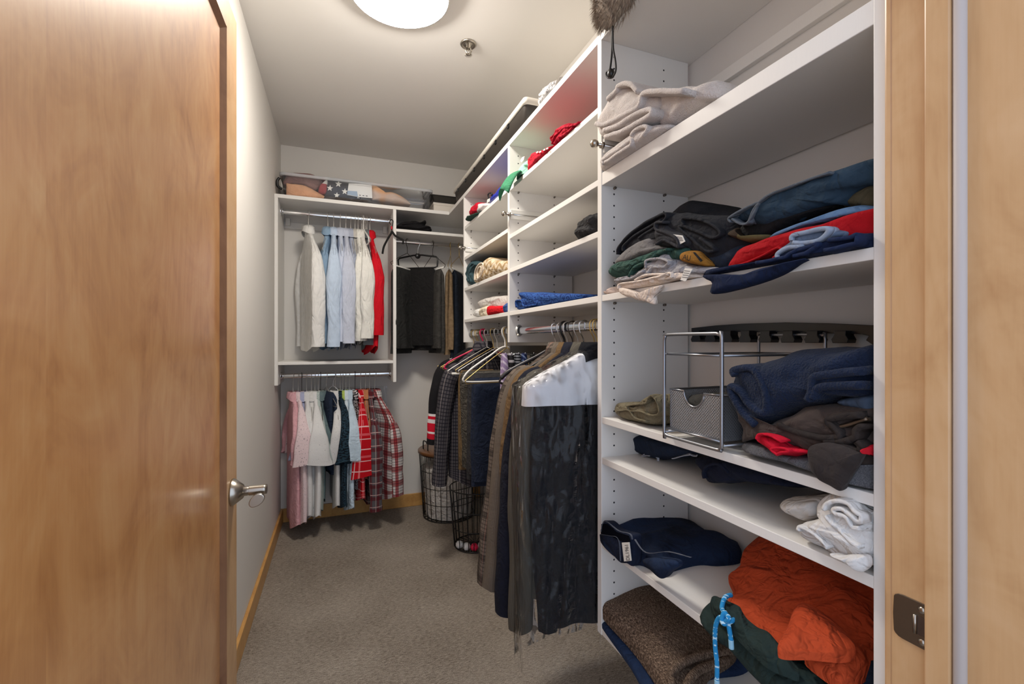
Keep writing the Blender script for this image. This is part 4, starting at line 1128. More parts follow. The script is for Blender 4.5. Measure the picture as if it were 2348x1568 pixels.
# ---------- near bay, shelf at .957
q = conv(1360, 700, 3.485)
g = folded('khaki_shorts', 'olive khaki shorts folded beside the wire organiser', 'shorts', q((160, 840), (175, 785), (290, 780), (400, 790), (430, 735), (462, 718), (520, 770), (525, 870), (490, 950), (400, 940), (250, 912), (190, 880)), fabric((112, 104, 84), 700, .15, wr=.7), front=.71, depth=.18, zmin=Z3, group=GP, seed=30,
       ribs=[q((280, 840), (280, 800), (400, 790), (440, 740), (465, 724), (510, 780), (520, 860), (460, 880), (380, 850), (290, 845)), q((190, 870), (200, 845), (280, 840), (330, 900), (420, 930))], th=.004)
FL = fabric((24, 35, 58), 300, .18, fuzz=.25, wr=.3, nap=.5)
folded('fleece_pullover', 'thick navy blue fleece pullover on the middle shelf', 'pullover', q((1072, 640), (1075, 600), (1110, 500), (1250, 480), (1470, 430), (1560, 400), (1700, 370), (2000, 345), (2280, 325), (2280, 730), (2000, 720), (1800, 770), (1700, 790), (1500, 910), (1320, 995), (1260, 960), (1150, 830), (1085, 740)), FL, front=.70, depth=.26, zmin=Z3, group=GP, seed=31, rnd=.03, bulge=.02, fq=(12, 8, 16), wr=.012, th=.012, clip=(Y[0] + TP + .002, 2),
       ribs=[q((1120, 560), (1110, 520), (1240, 500), (1330, 600), (1370, 740), (1350, 860), (1240, 800), (1170, 700), (1100, 650), (1085, 690), (1160, 830), (1280, 960)), q((1700, 760), (1730, 690), (1740, 590), (1800, 560), (2000, 540), (2260, 520)), q((1740, 745), (1790, 660), (2000, 640), (2260, 640))], rdepth=.06, rfront=-.016)
BR = fabric((64, 54, 50), 500, .18, fuzz=.2)
folded('denim_sweatshirt', 'blue grey sweatshirt beside the end panel under the fleece', 'sweatshirt', q((1940, 770), (2050, 735), (2280, 720), (2280, 850), (2100, 830), (2000, 805)), fabric((62, 74, 92), 400, .15), front=.704, depth=.2, zmin=Z3, group=GP, seed=32, clip=(Y[0] + TP + .002, 2))
g = folded('zip_sweater', 'dark brown zip sweater crumpled under the navy fleece', 'sweater', q((1110, 790), (1200, 890), (1330, 990), (1500, 910), (1700, 820), (1950, 800), (2280, 870), (2280, 1300), (2150, 1290), (2000, 1250), (1850, 1200), (1700, 1160), (1540, 1130), (1420, 1030), (1280, 1040), (1200, 1090), (1150, 900)), BR, front=.694, depth=.26, zmin=Z3, group=GP, seed=33, wr=.013, extra=(1,), clip=(Y[0] + TP + .002, 2),
       ribs=[q((1470, 960), (1600, 1010), (1750, 1050), (1920, 1060), (1960, 1030), (1900, 960), (1870, 920), (2000, 890), (2240, 860)), q((1840, 1100), (1960, 1090), (2080, 1060), (2100, 1000), (2150, 980), (2190, 1050), (2240, 1080)), q((1850, 1110), (1980, 1130), (2110, 1175), (2130, 1130), (2100, 1090))], rmat=fabric((46, 40, 38), 500, .15), th=.01)
ribbon_mesh(q((1905, 990), (1990, 970), (2120, 930), (2230, 892)), .678, .01, .0045, seed=4).build('zipper', plain('zip_bronze', (112, 98, 84), .4, .7), g)
g = folded('red_shorts', 'small bright red shorts poking out of the brown pile', 'shorts', q((1290, 1055), (1310, 1020), (1400, 1030), (1510, 1080), (1560, 1140), (1680, 1150), (1735, 1185), (1600, 1190), (1470, 1200), (1400, 1140), (1310, 1080)), fabric((200, 20, 46), 800, .12), front=.678, depth=.1, zmin=Z3, group=GP, seed=34, wr=.008,
       ribs=[q((1300, 1070), (1320, 1030), (1400, 1040), (1500, 1090)), q((1470, 1195), (1420, 1150), (1500, 1140), (1560, 1165), (1500, 1175), (1470, 1185))], th=.004)
folded('red_cloth', 'scrap of red cloth beside the end panel in the brown pile', 'cloth', q((2180, 1140), (2220, 1135), (2280, 1165), (2280, 1195), (2245, 1198), (2200, 1175)), fabric((186, 22, 40), 800, .12), front=.678, depth=.06, zmin=Z3, group=GP, seed=35, clip=(Y[0] + TP + .002, 2))
folded('sweatshirt', 'heather grey sweatshirt lying along the edge of the middle shelf', 'sweatshirt', q((1160, 1150), (1180, 1100), (1250, 1100), (1400, 1140), (1600, 1200), (1800, 1230), (2000, 1280), (2280, 1290), (2280, 1480), (2020, 1420), (1720, 1320), (1560, 1260), (1300, 1200)), fabric((98, 98, 102), 300, .2, tone=((76, 76, 80), 700)), front=.686, depth=.22, zmin=Z3, group=GP, seed=36, clip=(Y[0] + TP + .002, 2))
DB = fabric((50, 44, 43), 350, .15, fuzz=.2)
folded('knit_scarf', 'dark brown knit hem drooping over the middle shelf edge', 'scarf', q((1725, 1290), (1722, 1140), (1850, 1110), (2000, 1150), (2100, 1185), (2140, 1170), (2100, 1250), (2000, 1400), (1957, 1486), (1870, 1440), (1780, 1370)), DB, front=.662, depth=.016, bulge=.003, rnd=.005, wr=.006, group=GP, seed=37)
# wire organiser with a mesh drawer
SM = plain('silver_metal', (150, 152, 158), .32, .9)
og = thing('wire_organiser', 'silver wire organiser frame with a mesh drawer on the middle shelf', 'organiser', (.81, .735, Z3))
x0, x1, ya, yb, zt = .668, .948, .652, .812, 1.181
def loop_(x, r=.012):
    return np.concatenate([catmull(p, 4)[:-1] for p in ([(x, ya, Z3 + r + .004), (x, ya, zt - r), (x, ya + r * .3, zt - r * .3), (x, ya + r, zt)], [(x, ya + r, zt), (x, yb - r, zt), (x, yb - r * .3, zt - r * .3), (x, yb, zt - r)], [(x, yb, zt - r), (x, yb, Z3 + r), (x, yb - r * .3, Z3 + r * .3 + .003), (x, yb - r, Z3 + .004)], [(x, yb - r, Z3 + .004), (x, ya + r, Z3 + .004), (x, ya + r * .3, Z3 + r * .3 + .003), (x, ya, Z3 + r + .004)])])
for x in (x0, x1):
    MB().tube(loop_(x), .0036, 10, closed=True).build('end_frame', SM, og)
for y in (ya + .004, yb - .004):
    for z in (zt - .042, Z3 + .012):
        MB().tube([(x0, y, z), (x1, y, z)], .0024, 8).build('side_rail', SM, og)
for z in (zt - .042, Z3 + .02):
    MB().tube([(x0 + .003, ya, z), (x0 + .003, yb, z)], .0024, 8).build('cross_rail', SM, og)
MB().tube([(x1 - .003, ya, zt - .042), (x1 - .003, yb, zt - .042)], .0024, 8).build('cross_rail', SM, og)
k = NT('wire_mesh')
sp3 = k.n('SeparateXYZ'); k.t.links.new(k.obj(), sp3.inputs[0])
u_ = k.math('ADD', sp3.outputs[0], sp3.outputs[1])
d1 = k.math('FRACT', k.math('MULTIPLY', k.math('ADD', u_, sp3.outputs[2]), 165.0)); d2 = k.math('FRACT', k.math('MULTIPLY', k.math('SUBTRACT', u_, sp3.outputs[2]), 165.0))
msk = k.math('MAXIMUM', k.math('LESS_THAN', d1, .36), k.math('LESS_THAN', d2, .36))
k.base(s2l((186, 188, 194)), .35, .8); k.set(k.b.inputs['Alpha'], msk)
M_MESH = k.m
zd0, zd1 = Z3 + .018, Z3 + .105
dr = MB().box((x0 + .008, ya + .01, zd0), (x1 - .01, yb - .01, zd0 + .001)).build('drawer', M_MESH, og, smooth=False)
for nm, a, b in (('mesh_side', (x0 + .008, ya + .009, zd0), (x1 - .01, ya + .01, zd1)), ('mesh_side', (x0 + .008, yb - .01, zd0), (x1 - .01, yb - .009, zd1)), ('mesh_back', (x1 - .011, ya + .01, zd0), (x1 - .01, yb - .01, zd1))):
    MB().box(a, b).build(nm, M_MESH, dr, smooth=False)
yc = (ya + yb) / 2
notch = [(yc - .028 * math.cos(t), zd1 - .03 * math.sin(t)) for t in np.linspace(0, math.pi, 15)]
poly = [(ya + .01, zd0), (ya + .01, zd1)] + notch + [(yb - .01, zd1), (yb - .01, zd0)]
MB().prism(poly, x0 + .0075, x0 + .0085, 'x').build('mesh_front', M_MESH, dr, smooth=False)
MB().tube([(x0 + .008, ya + .01, zd1)] + [(x0 + .008, p, z) for p, z in notch] + [(x0 + .008, yb - .01, zd1), (x1 - .01, yb - .01, zd1), (x1 - .01, ya + .01, zd1)], .0024, 8, closed=True).build('drawer_rim', SM, dr)
tag(mass_mesh([(1560, 960), (1560, 915), (1620, 905), (1700, 915), (1740, 930), (1760, 1000), (1600, 1010)], .72, .17, zmin=Z3 + .022, seed=40, clip=(ya + .014, yb - .014), wr=.008).build('dark_cloth', fabric((64, 62, 58), 600, .2)), 'dark cloth lying inside the mesh drawer', 'cloth')
# dark rack plate with hooks on the rear wall of the near bay
NB = plain('navy_plastic', (13, 15, 21), .3)
rx = .955
rr_ = thing('belt_rack', 'black curved rack bar with a row of hooks at the back of the shelf', 'rack', (rx, .8, 1.145))
top = [pt(px, py, x=rx)[1:] for px, py in ((1585, 752), (1640, 746), (1700, 742), (1800, 739), (1900, 741), (2007, 746), (2060, 748))]
bot = [pt(px, py, x=rx)[1:] for px, py in ((2060, 792), (2000, 790), (1985, 780), (1992, 770), (1975, 766), (1900, 764), (1800, 762), (1700, 761), (1585, 761))]
MB().prism([(max(y, Y[0] + TP + .003), z) for y, z in top + bot], rx, rx + .016, 'x').build('bar', NB, rr_, smooth=False, bevel=.001)
for cxp, wd in ((1599, 30), (1632, 33), (1670, 35), (1712, 38), (1758, 41), (1810, 44), (1866, 48), (1930, 52)):
    wd = wd * .74
    h_ = [(cxp - wd * .36, 758), (cxp - wd * .34, 768), (cxp - wd * .52, 778), (cxp - wd * .44, 784 + (cxp - 1600) * .008), (cxp + wd * .44, 784 + (cxp - 1600) * .008), (cxp + wd * .5, 778), (cxp + wd * .34, 768), (cxp + wd * .36, 758)]
    MB().prism([pt(a, b, x=rx - .012)[1:] for a, b in h_], rx - .018, rx + .008, 'x').build('hook', NB, rr_, smooth=False, bevel=.001)

# ---------- near bay, shelf at .845
q = conv(1360, 1000, 3.504)
g = folded('denim_shorts', 'dark blue denim shorts with a frayed hem on the lower shelf', 'shorts', q((262, -20), (850, 110), (850, 140), (760, 160), (640, 180), (520, 185), (380, 192), (300, 162), (275, 80)), fabric((30, 40, 58), 700, .2), front=.80, depth=.16, zmin=Z4, seed=41, group=GP, extra=(1,))
for k_, p in enumerate((((400, 150), (430, 140), (500, 145), (515, 165), (515, 200)), ((380, 165), (420, 155), (490, 160), (510, 175)), ((630, 180), (700, 165), (780, 150)), ((770, 140), (800, 160), (830, 165)))):
    ribbon_mesh(q(*p), .792, .004, .002, seed=k_).build('fray', fabric((170, 176, 188), 800, .1), g)
folded('dark_shorts', 'nearly black navy shorts lying flat on the lower shelf', 'shorts', q((815, 215), (830, 180), (900, 165), (1000, 180), (1200, 215), (1450, 290), (1720, 395), (1690, 415), (1500, 405), (1200, 372), (950, 376), (890, 345), (850, 290)), fabric((22, 27, 44), 700, .2), front=.76, depth=.18, zmin=Z4, seed=42, group=GP, wr=.01,
       ribs=[q((885, 340), (880, 290), (920, 230), (1000, 230), (1080, 290))])
WH = fabric((214, 212, 210), 700, .05, wr=.7)
g = folded('white_tee_shirt', 'white tee shirt crumpled on the lower shelf by the end panel', 'tee shirt', q((1640, 740), (1700, 700), (1850, 650), (1800, 600), (1830, 520), (1880, 485), (2000, 490), (2090, 530), (2200, 640), (2290, 620), (2290, 1000), (2220, 1040), (2080, 1000), (1930, 960), (1780, 870), (1660, 790)), WH, front=.688, depth=.25, zmin=Z4, seed=43, group=GP, wr=.012, extra=(1,), clip=(Y[0] + TP + .002, 2),
       ribs=[q((1840, 590), (1870, 540), (1950, 520), (2040, 545), (2100, 610), (2180, 665), (2120, 690), (2060, 640), (1990, 590), (1930, 590), (1940, 620), (2020, 650), (2080, 740), (2200, 730), (2290, 690)), q((1860, 640), (1900, 690), (2000, 780), (2100, 870), (2200, 890), (2290, 840)), q((1640, 760), (1660, 730), (1780, 800), (1880, 900))], th=.006)
mass_mesh(q((1900, 950), (2000, 970), (2100, 960), (2160, 970), (2180, 1010), (2172, 1060), (2130, 1090), (2100, 1060), (2020, 1010), (1930, 975)), .66, .018, bulge=.006, rnd=.005, wr=.004, seed=44).build('hanging_edge', WH, g)
folded('white_towel', 'small white cloth left of the crumpled white tees', 'cloth', q((1488, 545), (1510, 518), (1600, 512), (1720, 505), (1830, 520), (1850, 640), (1780, 680), (1700, 690), (1600, 640), (1505, 575)), fabric((196, 193, 190), 700, .06, wr=.7), front=.72, depth=.18, zmin=Z4, seed=45, group=GP, wr=.01)

# ---------- near bay, shelf at .612: jeans, orange shorts, green trousers
JN = fabric((20, 29, 48), 500, .3, tone=((30, 44, 70), 9))
g = thing('blue_jeans', 'dark blue jeans with a white waistband label on the bottom shelves', 'jeans', (.78, .95, Z5), GP)
heap_mesh(q((55, 800), (150, 740), (300, 690), (430, 675), (620, 660), (760, 690), (870, 770), (980, 840), (1130, 850), (1165, 890), (1190, 960), (1160, 995), (1000, 1012), (850, 1005), (660, 1050), (560, 1090), (400, 1010), (300, 1000), (150, 920)), Z5 + .01, Z5, .042, wr=.011, fq=7, seed=46, dirs=.35, drop_x=None).build('legs', JN, g)
mass_mesh(q((390, 1000), (480, 980), (640, 1000), (660, 1050), (600, 1090), (540, 1142), (470, 1092)), .662, .02, bulge=.006, rnd=.005, wr=.004, seed=47).build('hanging_leg', JN, g)
wst = mass_mesh(q((50, 780), (65, 692), (100, 690), (180, 760), (290, 790), (315, 830), (310, 1000), (300, 1044), (268, 1020), (200, 1010), (130, 910), (60, 805)), .668, .03, bulge=.006, rnd=.006, wr=.003, seed=48).build('waistband', fabric((24, 32, 52), 500, .2), g)
STI = fabric((86, 90, 100), 600, .1)
for k_, p in enumerate((((62, 770), (75, 700), (110, 690), (200, 760), (290, 785), (310, 830)), ((55, 790), (130, 800), (200, 830), (215, 1005)), ((330, 830), (420, 935), (600, 930), (780, 975)))):
    ribbon_mesh(q(*p), .658 if k_ < 2 else .664, .004, .0009, seed=k_, wob=.001).build('stitching', STI, g)
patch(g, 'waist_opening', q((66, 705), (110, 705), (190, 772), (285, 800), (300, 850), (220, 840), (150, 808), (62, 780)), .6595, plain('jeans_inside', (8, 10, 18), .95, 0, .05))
patch(g, 'label', q((230, 855), (290, 852), (306, 1000), (248, 1006)), .657, plain('label_white', (216, 214, 208), .7))
text_on(g, 'lettering', 'DL1961', q((294, 996), (280, 872), (266, 998)), .6565, plain('ink', (40, 40, 44), .6))
q = conv(1360, 1150, 3.504)
GR = fabric((38, 52, 50), 500, .15, wr=.5)
g = thing('green_trousers', 'dark green drawstring trousers under the orange shorts', 'trousers', (.74, .6, Z5), GP)
heap_mesh(q((880, 880), (960, 820), (1100, 850), (1300, 760), (1800, 700), (2400, 900), (2400, 1700), (1900, 1560), (1500, 1440), (1250, 1240), (1100, 1080), (980, 1000)), Z5 + .015, Z5, .034, wr=.007, fq=9, seed=49, drop_x=XF - .002, ymin=Y[0] + TP + .002).build('cloth', GR, g)
heap_mesh(q((945, 760), (1050, 735), (1100, 800), (1250, 950), (1450, 1100), (1640, 1280), (1640, 1330), (1560, 1300), (1400, 1230), (1250, 1100), (1100, 950), (980, 830)), Z5 + .05, Z5 + .028, .03, wr=.008, fq=22, seed=50, dirs=1.0).build('rolled_waist', GR, g)
ORG = fabric((184, 72, 38), 600, .08, wr=.7)
g = thing('orange_shorts', 'bright orange red shorts crumpled on the dark green trousers', 'shorts', (.8, .6, Z5), GP)
heap_mesh(q((1105, 720), (1130, 690), (1090, 580), (1180, 540), (1200, 470), (1340, 390), (1400, 330), (1700, 380), (2000, 520), (2400, 700), (2400, 1150), (2220, 1250), (2020, 1370), (1930, 1330), (1800, 1240), (1680, 1180), (1480, 1125), (1300, 1020), (1230, 960), (1100, 850), (1060, 810)), Z5 + .055, Z5 + .04, .05, wr=.02, fq=6, seed=52, dirs=.9, tilt=(.25, 0), ymin=Y[0] + TP + .002, zcap=Z4 - .03).build('cloth', ORG, g)
heap_mesh(q((1490, 1120), (1560, 960), (1650, 780), (1800, 830), (1950, 920), (2050, 1020), (2110, 1120), (2000, 1160), (1750, 1140)), Z5 + .105, Z5 + .08, .03, wr=.006, fq=9, seed=53, dirs=.3).build('pocket_flap', ORG, g)
heap_mesh(q((1700, 1150), (1860, 1130), (2080, 1160), (2260, 1150), (2260, 1230), (2030, 1370), (1900, 1310)), Z5 + .07, Z5 + .04, .035, wr=.008, fq=26, seed=54, ymin=Y[0] + TP + .002).build('elastic_hem', ORG, g)
g = tag(heap_mesh(q((2060, 1400), (2150, 1330), (2400, 1230), (2400, 1500), (2200, 1420)), Z5 + .045, Z5 + .03, .03, wr=.004, seed=55, ymin=Y[0] + TP + .002).build('navy_waistband', fabric((24, 32, 46), 600, .2)), 'navy waistband with pale letters under the orange shorts', 'shorts', GP)
# blue drawstring
RB = dots('blue_cord', (44, 140, 200), (190, 226, 244), 160, .6, .64)
g = thing('drawstring', 'bright blue speckled drawstring knotted and hanging over the shelf edge', 'cord', tuple(pt(1640, 1560, x=.65)))
def cord(pts, x, r=.0042):
    P = np.array([pt(a, b, x=x + dx) for (a, b), dx in pts])
    return MB().tube(catmull(P, 6), r, 10)
cq = lambda *p: [((1360 + a / 3.504, 1150 + b / 3.504), d) for a, b, d in p]
cord(cq((1110, 750, .05), (1060, 770, .03), (1035, 850, .01), (1060, 900, 0), (1090, 930, -.004), (1070, 960, -.004), (1020, 930, 0), (985, 1000, 0), (980, 1150, 0), (995, 1300, 0), (995, 1430, 0)), .656).build('long_end', RB, g)
cord(cq((1170, 930, .03), (1110, 960, .005), (1050, 980, -.006), (1035, 940, -.006), (1060, 890, -.002), (1085, 980, 0), (1100, 1060, 0), (1108, 1110, 0)), .656).build('short_end', RB, g)
cord(cq((995, 1428, 0), (996, 1500, 0)), .656, .0048).build('cord_tip', plain('clear_tip', (150, 200, 226), .3), g)
cord(cq((1108, 1108, 0), (1112, 1180, 0)), .656, .0046).build('cord_tip', plain('clear_tip', (150, 200, 226), .3), g)

# ---------- near bay, bottom shelf: brown knit and navy blanket
k = NT('brown_knit')
o_ = k.obj()
kn = k.noise(k.mapv(o_, (160, 60, 60), (0, 0, .6)), 3, 3, .6)
k.base(k.ramp(kn, [(.35, s2l((62, 50, 43))), (.55, s2l((116, 98, 84))), (.75, s2l((176, 154, 134)))]), .97, 0, .1)
k.bump(kn, .8, .006)
tag(heap_mesh(q((65, 960), (80, 900), (300, 760), (700, 760), (1000, 1000), (1250, 1230), (1200, 1340), (900, 1400), (840, 1640), (480, 1560), (300, 1290)), Z6 + .015, Z6, .028, wr=.004, seed=56).build('navy_blanket', fabric((34, 50, 80), 300, .2)), 'navy blue blanket lying under the brown knit', 'blanket', GP)
g = thing('brown_knit_throw', 'thick brown knitted throw folded on the bottom shelf', 'throw', (.8, .95, Z6 + .03), GP)
heap_mesh(q((75, 880), (120, 790), (260, 730), (480, 690), (700, 770), (850, 900), (1030, 1080), (1150, 1200), (1090, 1290), (920, 1400), (850, 1600), (620, 1600), (520, 1450), (330, 1180), (120, 950)), Z6 + .04, Z6 + .026, .07, wr=.006, fq=9, seed=57).build('knit', k.m, g)
for k_, p in enumerate((((640, 1490), (620, 1400), (700, 1310), (860, 1240), (1030, 1210), (1140, 1190)), ((740, 1560), (760, 1460), (840, 1360), (960, 1310), (1090, 1270)))):
    P = np.array([pt(a, b, z=Z6 + .09 - .012 * k_) for a, b in q(*p)])
    MB().tube(catmull(P, 6), .009, 10).build('fold', k.m, g)

# ---------- middle bay
ZM = [z + .0006 for z in (1.826, 1.622, 1.477, 1.295)]
q6 = conv(1040, 160, 5.228); q8 = conv(1150, 320, 3.408); q7 = conv(1040, 420, 4.357)
cp_ = thing('baseball_cap', 'mint green baseball cap with a dark green brim over the top shelf edge', 'cap', (.76, 1.72, ZM[0]))
cc = np.array([.765, 1.695, ZM[0] + .002])
R = []
for t in np.linspace(0, 1.5, 10):
    a = np.arange(28) * 2 * math.pi / 28
    R.append(np.stack([cc[0] + .088 * math.cos(t) * np.cos(a) * 1.05, cc[1] + .078 * math.cos(t) * np.sin(a), np.full(28, cc[2] + .082 * math.sin(t))], 1))
MB().grid(np.array(R), closed_v=True).build('crown', fabric((136, 192, 164), 700, .08), cp_)
br = []
for u in np.linspace(0, 1, 8):
    row = []
    for v in np.linspace(-1, 1, 13):
        ang_ = v * 1.15
        ex = .03 + .085 * u * math.cos(ang_ * .62)
        row.append((cc[0] - .062 - ex * .86, cc[1] + .02 + .055 * math.sin(ang_) * (1 + .05 * u), cc[2] + .012 + .012 * (1 - v * v) - .075 * u * u - .02 * u * abs(v)))
    br.append(row)
bm = MB().grid(np.array(br)).build('brim', fabric((56, 118, 86), 700, .08), cp_)
md = bm.modifiers.new('solid', 'SOLIDIFY'); md.thickness = .003
patch(cp_, 'white_logo', q6((800, 1090), (820, 1050), (850, 1035), (840, 1080), (815, 1110)), .675, M_WPLAS)
g = folded('red_jersey', 'red jersey with white letters on the top shelf of the middle bay', 'jersey', q6((878, 1160), (885, 1080), (950, 1005), (1080, 955), (1200, 900), (1260, 880), (1280, 950), (905, 1200)), fabric((176, 24, 44), 700, .1), front=.69, depth=.22, zmin=ZM[0], seed=70, extra=(1,))
for k_, c_ in enumerate(((1000, 985), (1035, 980), (1085, 955), (1120, 940))):
    patch(g, 'letter_stroke', q6((c_[0] - 14, c_[1] + 4), (c_[0] + 10, c_[1] - 10), (c_[0] + 14, c_[1] + 4), (c_[0] - 6, c_[1] + 16)), .673, M_WPLAS)
folded('red_fleece', 'ruffled bright red cloth beside the red jersey', 'cloth', q6((1150, 855), (1190, 790), (1240, 730), (1310, 670), (1400, 650), (1520, 625), (1560, 640), (1240, 905), (1180, 900)), fabric((172, 18, 44), 600, .15, wr=.8), front=.70, depth=.2, zmin=ZM[0], seed=71, wr=.012,
       ribs=[q6((1170, 890), (1200, 800), (1260, 740), (1320, 690), (1400, 670), (1490, 645)), q6((1200, 880), (1260, 800), (1330, 760), (1420, 700)), q6((1250, 860), (1260, 800), (1300, 790), (1350, 750))], th=.006)
folded('black_cloth', 'black and grey scrunched cloth in the corner of the middle bay', 'cloth', q8((592, 740), (600, 690), (620, 650), (680, 610), (725, 575), (750, 575), (750, 720), (620, 768)), fabric((46, 45, 46), 600, .3, wr=1.2), front=.70, depth=.2, zmin=ZM[2], seed=72, wr=.02, clip=(Y[1] + TP + .002, 3))
k = NT('blue_maze_print')
vo = k.t.nodes.new('ShaderNodeTexVoronoi'); vo.inputs['Scale'].default_value = 36; k.set(vo.inputs['Vector'], k.obj())
rg = k.math('FRACT', k.math('MULTIPLY', vo.outputs['Distance'], 3.2))
k.base(k.mix(k.ramp(rg, [(.3, (0, 0, 0)), (.45, (1, 1, 1))]), s2l((24, 46, 104)), s2l((48, 84, 146))), .9, 0, .2)
folded('patterned_blanket', 'royal blue blanket with a maze pattern in the middle bay', 'blanket', q8((100, 1310), (105, 1255), (145, 1245), (120, 1195), (250, 1195), (400, 1200), (560, 1205), (575, 1240), (400, 1285), (250, 1310), (130, 1330)), k.m, front=.70, depth=.22, zmin=ZM[3], seed=73, ribs=[q8((110, 1310), (108, 1262), (150, 1258), (170, 1300), (260, 1290))], th=.006)
# ---------- far bay
ZF = [z + .0006 for z in (1.831, 1.655, 1.477, 1.295)]
folded('knit_hat', 'red knit hat at the left end of the far bay top shelf', 'hat', q7((160, 320), (178, 255), (225, 197), (255, 200), (245, 270), (200, 320)), fabric((196, 24, 48), 600, .12), front=.70, depth=.18, zmin=ZF[0], seed=74)
folded('white_scarf', 'white and red scarf between the red hat and the blue bag', 'scarf', q7((235, 280), (250, 210), (300, 198), (335, 205), (330, 235), (260, 300)), fabric((214, 206, 206), 600, .08), front=.698, depth=.18, zmin=ZF[0], seed=75)
folded('green_cloth', 'dark green cloth drooping before the red hat', 'cloth', q7((120, 368), (140, 330), (200, 312), (245, 290), (230, 318), (170, 360), (140, 378)), fabric((40, 66, 58), 600, .12), front=.676, depth=.05, seed=76)
g = folded('blue_bag', 'shiny royal blue bag with a white tag on the far bay top shelf', 'bag', q7((350, 205), (360, 165), (430, 95), (500, 20), (545, -10), (548, 90), (440, 150)), plain('blue_vinyl', (36, 52, 170), .3), front=.70, depth=.2, zmin=ZF[0], seed=77, extra=(1,), clip=(Y[2] + TP + .002, 3))
patch(g, 'tag', q7((332, 200), (335, 165), (360, 150), (360, 180)), .68, M_WPLAS)
MB().tube(catmull(np.array([pt(a, b, x=.684) for a, b in q7((352, 150), (345, 120), (360, 100), (385, 105), (380, 125))]), 5), .004, 8).build('strap', M_BPLAS, g)
folded('teal_blanket', 'dark teal blanket rolled at the left of the far bay', 'blanket', q7((120, 905), (140, 820), (180, 777), (255, 785), (240, 830), (205, 900), (205, 1000), (150, 1010), (125, 955)), fabric((56, 78, 84), 500, .18), front=.70, depth=.2, zmin=ZF[2], seed=78, ribs=[q7((140, 980), (130, 900), (150, 840), (185, 800)), q7((165, 985), (155, 910), (175, 850), (210, 810))], th=.008)
k = NT('chevron_blanket')
s3 = k.n('SeparateXYZ'); k.t.links.new(k.obj(), s3.inputs[0])
zg = k.math('ABSOLUTE', k.math('SUBTRACT', k.math('FRACT', k.math('MULTIPLY', s3.outputs[1], 14)), .5))
st_ = k.math('LESS_THAN', k.math('FRACT', k.math('ADD', k.math('MULTIPLY', s3.outputs[2], 30), k.math('MULTIPLY', zg, 1.6))), .5)
k.base(k.mix(st_, s2l((206, 190, 166)), s2l((166, 140, 104))), .95, 0, .1)
folded('chevron_blanket', 'cream and tan chevron blanket rolled in the far bay', 'blanket', q7((197, 985), (202, 880), (235, 812), (290, 780), (345, 742), (400, 770), (480, 775), (550, 780), (550, 880), (300, 985)), k.m, front=.692, depth=.24, zmin=ZF[2], seed=79, clip=(Y[2] + TP + .002, 3),
       ribs=[q7((205, 970), (208, 890), (240, 820), (280, 800), (290, 850), (270, 920), (225, 970)), q7((235, 955), (230, 890), (250, 840), (270, 840), (268, 890), (250, 940))], rmat=fabric((212, 198, 180), 500, .08), th=.008)
folded('white_cloth', 'white cloth folded on the lowest shelf of the far bay', 'cloth', q7((230, 1205), (240, 1180), (340, 1140), (500, 1120), (550, 1150), (550, 1250), (330, 1250), (260, 1245)), fabric((200, 194, 188), 600, .06), front=.72, depth=.2, zmin=ZF[3], seed=82, clip=(Y[2] + TP + .002, 3))
folded('cream_cloth', 'small cream cloth beside the red fabric box in the far bay', 'cloth', q7((262, 1325), (268, 1250), (300, 1235), (335, 1232), (335, 1320)), fabric((214, 202, 178), 600, .06), front=.694, depth=.2, zmin=ZF[3], seed=83)
folded('white_cloth', 'tiny white cloth left of the cream one in the far bay', 'cloth', q7((203, 1325), (212, 1275), (240, 1255), (268, 1258), (266, 1325)), fabric((216, 214, 210), 600, .06), front=.70, depth=.15, zmin=ZF[3], seed=84)
folded('red_cloth', 'flat red folded cloth on the lowest shelf of the far bay', 'cloth', q7((330, 1232), (400, 1228), (506, 1228), (508, 1290), (420, 1310), (334, 1320)), fabric((204, 22, 34), 700, .08), front=.690, depth=.2, zmin=ZF[3], seed=85, wr=.003)
folded('blue_cloth', 'sliver of blue cloth right of the red folded cloth', 'cloth', q7((510, 1222), (530, 1200), (552, 1190), (552, 1290), (510, 1295)), fabric((58, 86, 140), 700, .1), front=.694, depth=.2, zmin=ZF[3], seed=86, clip=(Y[2] + TP + .002, 3))

# ---------- back wall shelf
q9 = conv(890, 460, 8.71)
folded('black_trousers', 'black trousers folded on the small shelf above the trouser rod', 'trousers', q9((172, 535), (200, 470), (280, 430), (420, 415), (540, 402), (600, 430), (700, 420), (745, 382), (768, 440), (740, 490), (820, 500), (862, 560), (856, 606), (700, 606), (400, 590), (180, 555)), fabric((24, 23, 25), 500, .2), axis='y', front=2.965, depth=.25, zmin=1.8826, seed=87, wr=.008, clip=(.347, .9),
       ribs=[q9((280, 470), (420, 455), (560, 450), (700, 425), (750, 400)), q9((200, 500), (400, 520), (600, 545), (820, 520), (850, 570))], th=.006)

